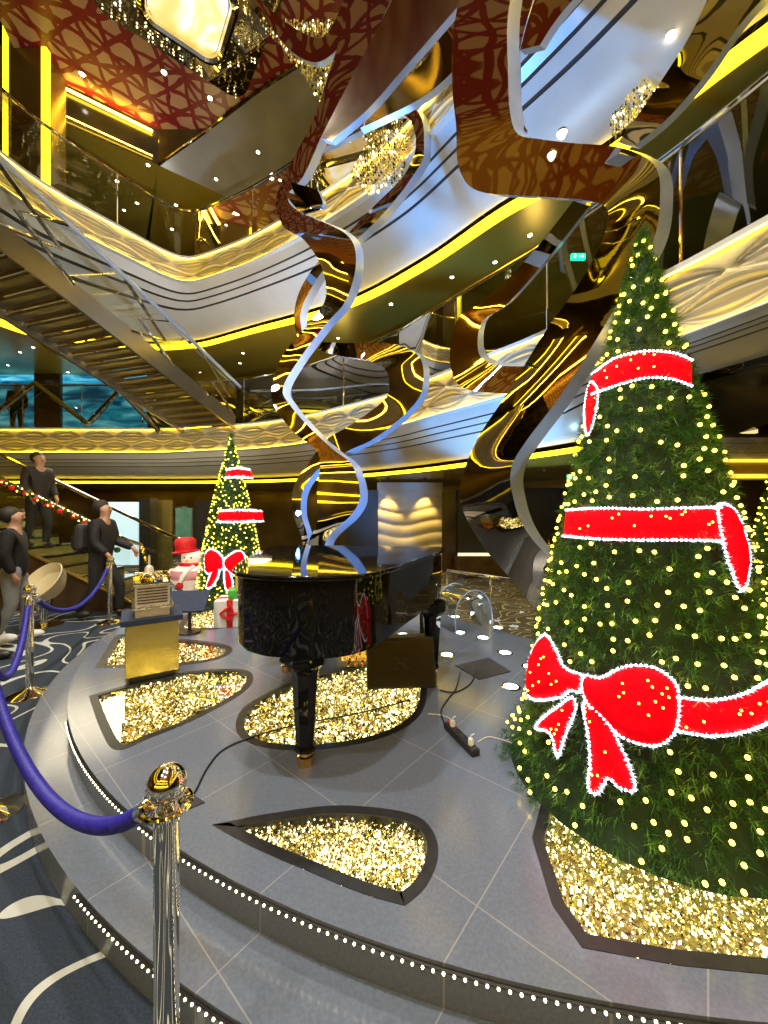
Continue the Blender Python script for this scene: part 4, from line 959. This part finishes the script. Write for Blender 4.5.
# ------------------------------------------------------------------ plinth and ship model
p = G(151, 683, H2)
th = thing('plinth', 'square brushed-gold plinth with navy velvet top left of the piano', 'plinth', (p.x-.12, p.y+.21, H2), R(33))
mb = MB(); mb.box((0, 0, .26), (.38, .38, .42)); mb.build('body', M['goldpanel'], th, None, .006)
mb = MB(); mb.box((0, 0, .025), (.33, .33, .05)); mb.build('foot', M['black'], th)
mb = MB(); mb.box((0, 0, .495), (.44, .44, .05)); mb.build('velvet_top', M['navycloth'], th, None, .008)
PB = th.location
th = thing('ship_model', 'gold and cream model of a ship superstructure standing on the gold plinth', 'model', (PB.x, PB.y, H2+.521), R(33)); th.scale = (.82, .9, 1.12)
mb = MB(); mb.box((0, 0, .03), (.30, .42, .06)); mb.build('hull_block', M['modelwhite'], th, None, .004)
mb = MB(); mb.box((0, 0, .075), (.36, .48, .02)); mb.build('deck_plate', M['chrome'], th, None, .004)
mb = MB(); mb.box((0, 0, .16), (.30, .42, .15)); blk = mb.build('cabin_block', M['modelwhite'], th, None, .004)
for k in range(6):
    mb = MB(); mb.box((0, -.211, .105+k*.021), (.26, .006, .008)); mb.build('window_row', M['black'], blk)
for s_ in (-1, 1):
    for k in range(6): mb = MB(); mb.box((s_*.151, 0, .105+k*.021), (.006, .38, .008)); mb.build('window_row', M['black'], blk)
mb = MB(); mb.box((0, 0, .245), (.33, .44, .018)); mb.build('upper_deck', M['chrome'], th, None, .003)
mb = MB(); mb.tube([(x*.155, y*.21, .285) for x, y in ((-1, -1), (1, -1), (1, 1), (-1, 1), (-1, -1))], .004, 5)
for k in range(9):
    for s_ in (-1, 1): mb.tube([(s_*.155, -.21+k*.0525, .25), (s_*.155, -.21+k*.0525, .285)], .003, 5)
mb.build('deck_rail', M['gold'], th)
mb = MB(); mb.lathe([(.10, .25), (.105, .28), (.07, .30), (.03, .305), (.001, .305)], (0, -.03, 0), 20); mb.build('pool_dome', M['chrome'], th, 40)
mb = MB(); mb.lathe([(.05, .25), (.04, .33), (.03, .34), (.012, .35), (.010, .42), (.001, .43)], (-.02, .12, 0), 14); mb.build('funnel', M['modelwhite'], th, 40)
mb = MB(); mb.box((.05, .06, .275), (.10, .14, .05)); mb.box((-.08, .10, .27), (.07, .10, .04)); mb.build('cabin', M['goldpanel'], th, None, .003)
# navy sloping panel behind the plinth
p = P(187, 606, 4.35)
th = thing('display_board', 'tilted dark navy board standing behind the gold plinth', 'board', (p.x, p.y, H2))
mb = MB(); mb.box((0, 0, .37), (.44, .03, .30), rx=R(-52), rz=R(8)); mb.build('panel', M['navycloth'], th, None, .005)
mb = MB(); mb.tube([(0, .06, 0), (0, .06, .33)], .02, 8); mb.lathe([(.12, 0), (.12, .015), (.03, .03)], (0, .06, 0), 16); mb.build('stand', M['black'], th, 40)
# ------------------------------------------------------------------ snowman, presents
p = G(192, 594, H2); th = thing('snowman', 'inflatable snowman with red hat and striped scarf left of the small tree', 'snowman', (p.x+.06, p.y-.1, H2))
mb = MB(); mb.lathe([(.16, 0), (.17, .02), (.12, .05), (.14, .10), (.30, .24), (.34, .34), (.30, .44), (.20, .50), (.13, .52)], n=28); mb.build('body', M['snow'], th, 60)
mb = MB(); mb.lathe([(.12, .50), (.165, .53), (.17, .62), (.16, .70), (.10, .74), (.001, .75)], n=24); hd = mb.build('head', M['snow'], th, 60)
mb = MB(); mb.lathe([(.345, .30), (.352, .34), (.345, .38), (.31, .44), (.31, .42), (.335, .34)], n=28); mb.build('vest', M['pink'], th, 60)
mb = MB(); mb.lathe([(.10, .70), (.21, .715), (.215, .735), (.16, .75), (.155, .80), (.17, .90), (.12, .96), (.001, .97)], (-.03, 0, 0), 24, Matrix.Rotation(R(-6), 3, 'Y')); mb.build('hat', M['redcloth'], th, 50)
mb = MB(); mb.lathe([(.14, .49), (.20, .50), (.205, .54), (.15, .56)], n=24); mb.build('scarf', M['redcloth'], th, 50)
mb = MB(); mb.tube([(.10, -.17, .50), (.06, -.30, .44), (.02, -.355, .36), (-.01, -.36, .28)], [.035, .04, .04, .035], 8); mb.build('scarf_end', M['white'], th, 50)
mb = MB(); mb.ball((-.03, -.35, .22), .06, 12, (1, .6, 1)); mb.build('scarf_tassel', M['redcloth'], th, 60)
for x in (-.055, .055): mb = MB(); mb.ball((x, -.158, .64), .016, 8); mb.build('eye', M['black'], hd)
mb = MB(); mb.tube([(0, -.15, .60), (0, -.26, .59)], [.022, .004], 8); mb.build('nose', emis('carrot', (.9, .3, .05), .5), hd)
for s_ in (-1, 1): mb = MB(); mb.ball((s_*.33, -.02, .36), .09, 12, (.7, .7, 1.0)); mb.build('arm', M['snow'], th, 60)
p = G(228, 627, H2); th = thing('gift_box', 'white present with red ribbon and cross bow on the stage left of the piano', 'present', (p.x, p.y+.15, H2), R(10))
mb = MB(); mb.box((0, 0, .16), (.36, .36, .32)); mb.build('box', M['white'], th, None, .006)
mb = MB(); mb.box((0, 0, .161), (.07, .366, .326)); mb.build('ribbon', M['redcloth'], th); mb = MB(); mb.box((0, 0, .165), (.366, .07, .322)); mb.build('ribbon', M['redcloth'], th)
for a_ in (0, 72, 144, 216, 288):
    mb = MB(); mb.ball((.0, 0, 0), .07, 10, (1.1, .4, .22), Matrix.Rotation(R(a_), 3, 'Y')); o = mb.build('bow_loop', M['redcloth'], th, 60); o.location = (.07*math.cos(R(a_)), -.19, .17+.07*math.sin(R(a_)))
BX = th.location
for dx, dy, z, s_, m_, lab, mm in ((.06, .04, .32, .24, 'green', 'flat green present with crumpled top stacked on the white one', 'redcloth'), (.10, .10, .42, .20, 'yellowpaper', 'small golden present on top of the green one', 'redcloth')):
    t2 = thing('gift_box', lab, 'present', (BX.x+dx, BX.y+dy, H2+z+.003), R(20)); mb = MB(); mb.box((0, 0, .05 if z < .4 else .08), (s_, s_, .10 if z < .4 else .16)); mb.build('box', M[m_], t2, None, .006)
    hz = .10 if z < .4 else .16; mb = MB(); mb.box((0, 0, hz/2), (.04, s_+.006, hz+.004)); mb.build('ribbon', M[mm], t2)
    if z > .4:
        mb = MB(); mb.ball((-.05, 0, hz+.03), .05, 10, (1, .6, .6)); mb.ball((.05, 0, hz+.03), .05, 10, (1, .6, .6)); mb.build('bow', M['redcloth'], t2, 60)

# ------------------------------------------------------------------ stanchions and ropes
def stanchion(loc, label, ring_a):
    th = thing('stanchion', label, 'stanchion', loc, 0, 'chrome rope stanchions')
    mb = MB(); mb.lathe([(.165, 0), (.165, .012), (.15, .022), (.06, .05), (.032, .07)], n=36); mb.build('base', M['brass'] if False else M['chrome'], th, 35)
    mb = MB(); mb.lathe([(.030, .05), (.030, .86), (.036, .865), (.036, .885), (.030, .89)], n=28); mb.build('post', M['chrome'], th, 35)
    mb = MB(); mb.lathe([(.026, .885), (.020, .90), (.018, .925), (.026, .94)], n=24); mb.build('neck', M['chrome'], th, 35)
    mb = MB(); mb.ball((0, 0, .955), .048, 28, (1, 1, 1.0)); mb.build('finial', M['chrome'], th, 80)
    mb = MB(); mb.tube([(.056*math.cos(a), .056*math.sin(a), .90) for a in [2*PI*k/28 for k in range(29)]], .0085, 8)
    for k in range(4): a = PI/2*k+.4; mb.tube([(.026*math.cos(a), .026*math.sin(a), .90), (.052*math.cos(a), .052*math.sin(a), .90)], .007, 6)
    mb.build('rope_ring', M['chrome'], th, 40); return th
S1 = Vector((-.565, 1.0, 0)); S2 = Vector((-3.22, 3.5, 0)); S3 = Vector((-4.1, 5.76, 0)); S0 = Vector((-2.18, 2.1, 0))
stanchion(S1, 'nearest chrome stanchion with round finial, at the bottom left', 0)
stanchion(S2, 'chrome stanchion at left between the two blue ropes', 0)
stanchion(S3, 'far chrome stanchion next to the person with the backpack', 0)
stanchion(S0, 'chrome stanchion at the left edge, only its round base in view', 0)
def rope(a, b, sag, label, mids=None):
    a = Vector(a); b = Vector(b); d = (b-a); d.z = 0; L = d.length; d.normalize()
    a2 = a+d*.062+Vector((0, 0, .895)); b2 = b-d*.062+Vector((0, 0, .895))
    th = thing('barrier_rope', label, 'rope'); n = int((L+sag)/.0045); pts = []; rs = []
    for k in range(n+1):
        u = k/n; p = a2.lerp(b2, u); p.z -= sag*(1-(2*u-1)**2)**.85; pts.append(p); rs.append(.0225+.0026*math.sin(k*1.57))
    mb = MB(); i0, i1 = int(n*.035), int(n*.965); mb.tube(pts[i0:i1], rs[i0:i1], 10); mb.build('cord', M['rope'], th, 80)
    for pp in (pts[:i0+2], pts[i1-2:]): mb = MB(); mb.tube(pp, .025, 12); mb.build('end_fitting', M['chrome'], th, 40)
rope(S0, S1, .36, 'blue twisted rope sagging from the nearest stanchion to the left')
rope(S2, S0, .38, 'blue rope hanging left of the second stanchion towards the camera')
rope(S2, S3, .36, 'blue rope between the second stanchion and the far stanchion')

# ------------------------------------------------------------------ stage fittings
for i, (x, y) in enumerate(((460, 633), (483, 638), (505, 653), (447, 655), (423, 645), (511, 687), (530, 667), (470, 599), (480, 604), (543, 592), (403, 635), (498, 628), (455, 617))):
    p = G(x, y, H2); r_ = .05
    if i == 0:
        u0 = thing('floor_uplight', 'round cold-white uplight set flush in the stage right of the piano', 'uplight', (p.x, p.y, H2), 0, 'cold white stage uplights')
        mb = MB(); mb.lathe([(.075, 0), (.075, .004), (.055, .006), (.055, .003)], n=20); mb.build('rim', M['chrome'], u0); mb = MB(); mb.lathe([(.001, .006), (.055, .005)], n=18); mb.build('lens', M['puck'], u0)
    else: copy_tree(u0).location = (p.x, p.y, H2)
for x_, y_, p_ in ((505, 653, 90), (543, 592, 110), (470, 599, 90)):
    g0 = G(x_, y_, H2+.02); light('uplight_lamp', 'SPOT', g0, p_*2, (.35, .65, 1), .04, (g0.x+.05, g0.y+.1, 4), spot=70)
def plate(name, px, label, cat, mm, t_=.006):
    pp = [G(x, y, H2) for x, y in px]; mb = MB(); mb.prism([(p.x, p.y) for p in pp], H2, H2+t_); return tag(mb.build(name, mm, None, None, .002), label, cat)
plate('floor_hatch', ((455, 666), (489, 658), (511, 672), (479, 680)), 'dark square rubber plate on the stage beside the uplights', 'floor plate', M['rubber'])
plate('cable_cover', ((183, 796), (189, 793), (205, 803), (186, 811)), 'small dark pointed plate on the stage right of the nearest stanchion', 'floor plate', M['rubber'])
# power strip
a = G(447, 727, H2); b = G(476, 757, H2); dv = b-a; an = math.atan2(dv.y, dv.x)
th = thing('power_strip', 'black multi-socket power strip lying on the stage with a white plug', 'power strip', ((a.x+b.x)/2, (a.y+b.y)/2, H2), an)
L_ = dv.length; mb = MB(); mb.box((0, 0, .02), (L_, .055, .04)); body = mb.build('body', M['black'], th, None, .006)
for k in range(5):
    mb = MB(); mb.lathe([(.019, .0405), (.019, .043), (.016, .043), (.016, .0395)], ((k-1.6)*L_*.18, 0, 0), 14); mb.build('socket', M['rubber'], th)
mb = MB(); mb.box((-L_*.42, 0, .044), (.02, .02, .008)); mb.build('red_switch', M['redcloth'], th)
for k, lab in ((-1.6, 'white plug with cable at the near end of the power strip'), (1.9, 'white plug at the far end of the power strip')):
    q = Matrix.Rotation(an, 3, 'Z') @ Vector((k*L_*.18, 0, 0)); mb = MB(); mb.lathe([(.017, 0), (.018, .02), (.012, .035), (.001, .036)], (0, 0, 0), 14); mb.tube([(0, 0, .03), (0, .0, .05), (.02, 0, .06)], .004, 6)
    o = mb.build('plug', M['plug'], None, 40); o.location = th.location+q+Vector((0, 0, .043)); tag(o, lab if k > 0 else 'white plug nearest the piano on the power strip', 'plug')
def cable(px, mm, label, r=.004, z=None):
    pts = [G(x, y, H2+.006) if len(e) == 0 else G(x, y, H2+.006)+Vector((0, 0, e[0])) for x, y, *e in px]
    pts = [Vector(p) for p in cr([tuple(p) for p in pts], 8)]; mb = MB(); mb.tube(pts, r, 6); tag(mb.build('cable', mm, None, 60), label, 'cable')
cable([(478, 742), (490, 737), (515, 744), (540, 752)], M['plug'], 'white cable running from the power strip to the big tree', .0035)
cable([(428, 714), (440, 715), (449, 718), (453, 724)], M['plug'], 'short white cable between the oval floor window and the power strip', .0035)
cable([(447, 728), (441, 712), (447, 700), (456, 688), (460, 672)], M['black'], 'black cable looping from the power strip to the rubber plate', .005)
cable([(476, 672), (470, 684), (455, 692), (440, 690)], M['black'], 'black cable between the stage speaker and the rubber plate', .005)
cable([(190, 798), (196, 790), (206, 770), (219, 753), (236, 743), (262, 734), (300, 724), (345, 716), (380, 708), (410, 700)], M['black'], 'long black cable crossing the oval floor window under the piano', .005)
# glass arch chair
p = G(468, 632, H2); th = thing('acrylic_arch', 'clear acrylic arch-shaped seat at the back edge of the stage', 'seat', (p.x, p.y+.15, H2), R(20))
mb = MB(); pf = [(-.24, 0), (-.25, .2), (-.2, .38), (-.05, .48), (.10, .46), (.2, .34), (.24, .15), (.25, 0)]; pf = cr(pf, 5); k_ = len(pf)
for q_ in (0, .012):
    mb.add([(x*(1-q_*3), -.2, z*(1-q_*2)) for x, z in pf]+[(x*(1-q_*3), .25, z*(1-q_*2)) for x, z in pf], [(i, i+1, k_+i+1, k_+i) for i in range(k_-1)])
mb.build('shell', M['acrylic'], th, 60); mb = MB(); mb.tube([(x, -.2, z) for x, z in pf], .008, 6); mb.tube([(x, .25, z) for x, z in pf], .008, 6); mb.build('edge', M['steel_edge'], th, 40)
# glass barrier on the stage back edge
th = thing('glass_barrier', 'low glass barrier with chrome rail at the back edge of the stage', 'barrier', (0, 0, 0))
q = [Vector((*(LA+LD*t-LN*.05), H2)) for t in (.0, .65, 1.3)]
mb = MB(); mb.tube([v+Vector((0, 0, .62)) for v in q], .018, 8); mb.build('rail', M['chrome'], th, 40)
for v in q: mb = MB(); mb.tube([v, v+Vector((0, 0, .62))], .016, 8); mb.build('post', M['chrome'], th, 40)
for a, b in zip(q[:-1], q[1:]): mb = MB(); mb.add([a+Vector((0, 0, .03)), b+Vector((0, 0, .03)), b+Vector((0, 0, .59)), a+Vector((0, 0, .59))], [(0, 1, 2, 3)]); mb.build('glass_panel', M['pane'], th)
# bowl chair
p = G(44, 622); th = thing('bowl_chair', 'cream bowl-shaped lounge chair behind the second stanchion', 'chair', (-4.95, 5.6, 0), R(10))
Mt = Matrix.Diagonal((.74, .74, .74)) @ Matrix.Rotation(R(-30), 3, 'Y') @ Matrix.Rotation(R(42), 3, 'X')
mb = MB(); mb.lathe([(.08, -.30), (.22, -.26), (.36, -.12), (.42, .06), (.44, .075), (.43, .09), (.40, .07), (.34, -.09), (.20, -.21), (.001, -.24)], (0, 0, .62), 36, Mt); mb.build('shell', M['cream'], th, 60)
mb = MB(); mb.lathe([(.001, -.20), (.20, -.18), (.31, -.08), (.29, -.05), (.001, -.12)], (0, 0, .62), 28, Mt); mb.build('cushion', M['cream'], th, 60)
mb = MB(); mb.lathe([(.24, 0), (.24, .02), (.05, .05), (.04, .15), (.12, .40)], n=24); mb.build('pedestal', M['chrome'], th, 40)

# ------------------------------------------------------------------ people
def skin(name, J, E_, mm, parent, sub=2):
    """joints {key: (x, y, z, r)}, edges as key pairs, the first joint is the root"""
    ks = list(J); me = bpy.data.meshes.new(name); me.from_pydata([J[k][:3] for k in ks], [(ks.index(a), ks.index(b)) for a, b in E_], [])
    o = link(name, me, parent, mm); sk = o.modifiers.new('skin', 'SKIN'); sk.use_smooth_shade = True
    for i, k in enumerate(ks):
        v = me.skin_vertices[0].data[i]; r = J[k][3]; v.radius = (r, r) if not isinstance(r, tuple) else r
    me.skin_vertices[0].data[0].use_root = True
    s_ = o.modifiers.new('subdivision', 'SUBSURF'); s_.levels = sub; s_.render_levels = sub; return o
def person(loc, rz, h, label, coat, trs, hair, stride=.12, arm=(0, 0), fwd=.0, long=False, head_turn=0, cap=True, sit=False):
    """faces -Y before turning; arm = forward swing of the left and right hand; h = height"""
    k = h/1.78; th = thing('person', label, 'person', loc, rz); th.scale = (k, k, k)
    J = dict(pelvis=(0, 0, .94, .125), spine=(0, -.01-fwd*.3, 1.14, .115), chest=(0, -.01-fwd*.7, 1.36, .135), neck=(0, -.01-fwd, 1.51, .055), jaw=(0, -.03-fwd, 1.585, .068), head=(0, -.02-fwd, 1.665, .088), crown=(0, -.01-fwd, 1.725, .068)); E_ = [('pelvis', 'spine'), ('spine', 'chest'), ('chest', 'neck'), ('neck', 'jaw'), ('jaw', 'head'), ('head', 'crown')]
    J['nose'] = (0, -.125-fwd, 1.64, .014); E_.append(('head', 'nose'))
    for n_, s_ in (('l', -1), ('r', 1)):
        st = stride*s_; sw = arm[0] if s_ < 0 else arm[1]
        J.update({n_+'ear': (s_*.094, -.01-fwd, 1.655, .014), n_+'hip': (s_*.09, 0, .88, .092), n_+'knee': (s_*.105, -.03-max(st, 0)*.9+min(st, 0)*-.2, .50, .058), n_+'ankle': (s_*.11, .03-st*1.1, .09+(.04 if st < 0 else 0), .038), n_+'toe': (s_*.125, -.13-st*1.1, .035, .018)})
        J.update({n_+'sho': (s_*.185, -fwd*.8, 1.43, .060), n_+'elb': (s_*.225, .03-sw*.35-fwd*.6, 1.15, .043), n_+'wri': (s_*.205, -.05-sw-fwd*.6, .92+abs(sw)*.45, .028), n_+'palm': (s_*.20, -.075-sw*1.12-fwd*.6, .855+abs(sw)*.50, .034)})
        E_ += [('head', n_+'ear'), ('pelvis', n_+'hip'), (n_+'hip', n_+'knee'), (n_+'knee', n_+'ankle'), (n_+'ankle', n_+'toe'), ('chest', n_+'sho'), (n_+'sho', n_+'elb'), (n_+'elb', n_+'wri'), (n_+'wri', n_+'palm')]
        px, py, pz, _ = J[n_+'palm']
        for f_, (dy, ln_) in enumerate(((-.024, .070), (-.008, .080), (.008, .075), (.024, .058))):
            J[n_+'f%da' % f_] = (px-s_*.006, py+dy, pz-.042, .0095); J[n_+'f%db' % f_] = (px-s_*.022, py+dy-.006, pz-.042-ln_*.7, .0075)
            E_ += [(n_+'palm', n_+'f%da' % f_), (n_+'f%da' % f_, n_+'f%db' % f_)]
        J[n_+'th'] = (px-s_*.012, py-.045, pz-.022, .011); E_.append((n_+'palm', n_+'th'))
    skin('body', J, E_, M['skin'], th)
    def sub(keys, dr): return {q_: (*J[q_][:3], J[q_][3]+dr) for q_ in keys}
    jk = sub(['chest', 'lsho', 'rsho', 'lelb', 'relb', 'lwri', 'rwri'], .028); jk['col'] = (0, .005-fwd, 1.53, .088); jk['belly'] = (0, -fwd*.3, 1.10, .165); e2 = [('belly', 'chest'), ('chest', 'col'), ('chest', 'lsho'), ('lsho', 'lelb'), ('lelb', 'lwri'), ('chest', 'rsho'), ('rsho', 'relb'), ('relb', 'rwri')]
    jk['hem'] = (0, 0, .45, .20) if long else (0, 0, .80, .175); e2.append(('belly', 'hem'))
    skin('coat', jk, e2, coat, th)
    tj = sub(['spine', 'pelvis', 'lhip', 'rhip', 'lknee', 'rknee', 'lankle', 'rankle'], .018); skin('trousers', tj, [('spine', 'pelvis'), ('pelvis', 'lhip'), ('lhip', 'lknee'), ('lknee', 'lankle'), ('pelvis', 'rhip'), ('rhip', 'rknee'), ('rknee', 'rankle')], trs, th)
    for n_ in 'lr':
        a_ = J[n_+'ankle']; b_ = J[n_+'toe']; mb = MB(); mb.ball(((a_[0]+b_[0])/2, (a_[1]+b_[1])/2, max((a_[2]-.035), .055)), .078, 14, (.68, 1.8, .75)); mb.build('shoe', M['white'] if trs is M['greytrouser'] else M['black'], th, 60)
    mb = MB(); mb.ball((0, .036-fwd, 1.680), .113, 18, (.92, .98, 1.0), Matrix.Rotation(R(-20), 3, 'X')); v2 = []
    hh = mb.build('hair', hair, th, 80); 
    mb = MB()
    for s_ in (-1, 1): mb.ball((s_*.032, -.104-fwd, 1.668), .010, 8)
    mb.build('eyes', M['black'], th); mb = MB(); mb.ball((0, -.097-fwd, 1.605), .02, 8, (1.1, .35, .3)); mb.build('mouth', M['redhair'], th)
    return th
pa = person((-5.78, 6.0, 0), R(95), 1.84, 'person in black puffer coat with dark backpack walking beside the far stanchion', M['coatblack'], M['trouser'], M['coatbrown'], .22, (.15, .28), .05)
pb = person((-4.85, 5.0, 0), R(120), 1.72, 'person in black jacket and grey trousers at the left edge', M['coatblack'], M['greytrouser'], M['hair'], .10, (0, 0), 0)
pa.location = ((100-384)/F*6.0, 6.0, 0); pb.location = ((13-384)/F*4.9, 4.9, 0)
pc = person(((-26-384)/F*4.2, 4.2, 0), R(100), 1.70, 'person in long black coat cut off by the left edge', M['coatblack'], M['trouser'], M['hair'], .1, (0, 0), 0, long=True)
xd = (37-384)/F*6.95
pd = person((xd, 6.95, .105+(-(xd-SX)-.2)*SL+.0), R(75), 1.74, 'man in dark brown puffer jacket standing on the lobby stair', M['coatbrown'], M['trouser'], M['hair'], .08, (.1, .1), .04)
pe = person(((22-384)/F*8.3, 8.3, .0), R(80), 1.72, 'person in brown jacket partly hidden behind the stair rail', M['coatbrown'], M['trouser'], M['hair'], .05, (0, 0), 0)
pf_ = person(((17-384)/F*11.3, 11.3, 3.9), R(30), 1.55, 'person in dark clothes behind the glass before the left blue screen', M['coatbrown'], M['trouser'], M['redhair'], .02, (0, 0), 0)
pg = person(((335-384)/F*11.4, 11.4, 3.9), R(20), 1.2, 'auburn-haired person behind the balcony glass inside the ribbon loop', M['coatblack'], M['trouser'], M['redhair'], .02, (0, 0), 0)
# backpack on the walking person
mb = MB(); mb.box((0, 0, 0), (.30, .17, .42), taper=.8); bp_ = thing('backpack', 'dark backpack on the back of the walking person in the puffer coat', 'backpack', pa.location+Vector((-.22, -.04, 1.27)), R(75))
mb.build('bag', M['rubber'], bp_, None, .06); mb = MB(); mb.box((0, .10, -.07), (.22, .07, .2)); mb.build('pocket', M['black'], bp_, None, .03)
mb = MB(); mb.tube([(.09, -.06, .17), (.10, -.25, .20), (.10, -.34, .05), (.09, -.10, -.16)], .014, 6); mb.build('strap', M['black'], bp_, 60)
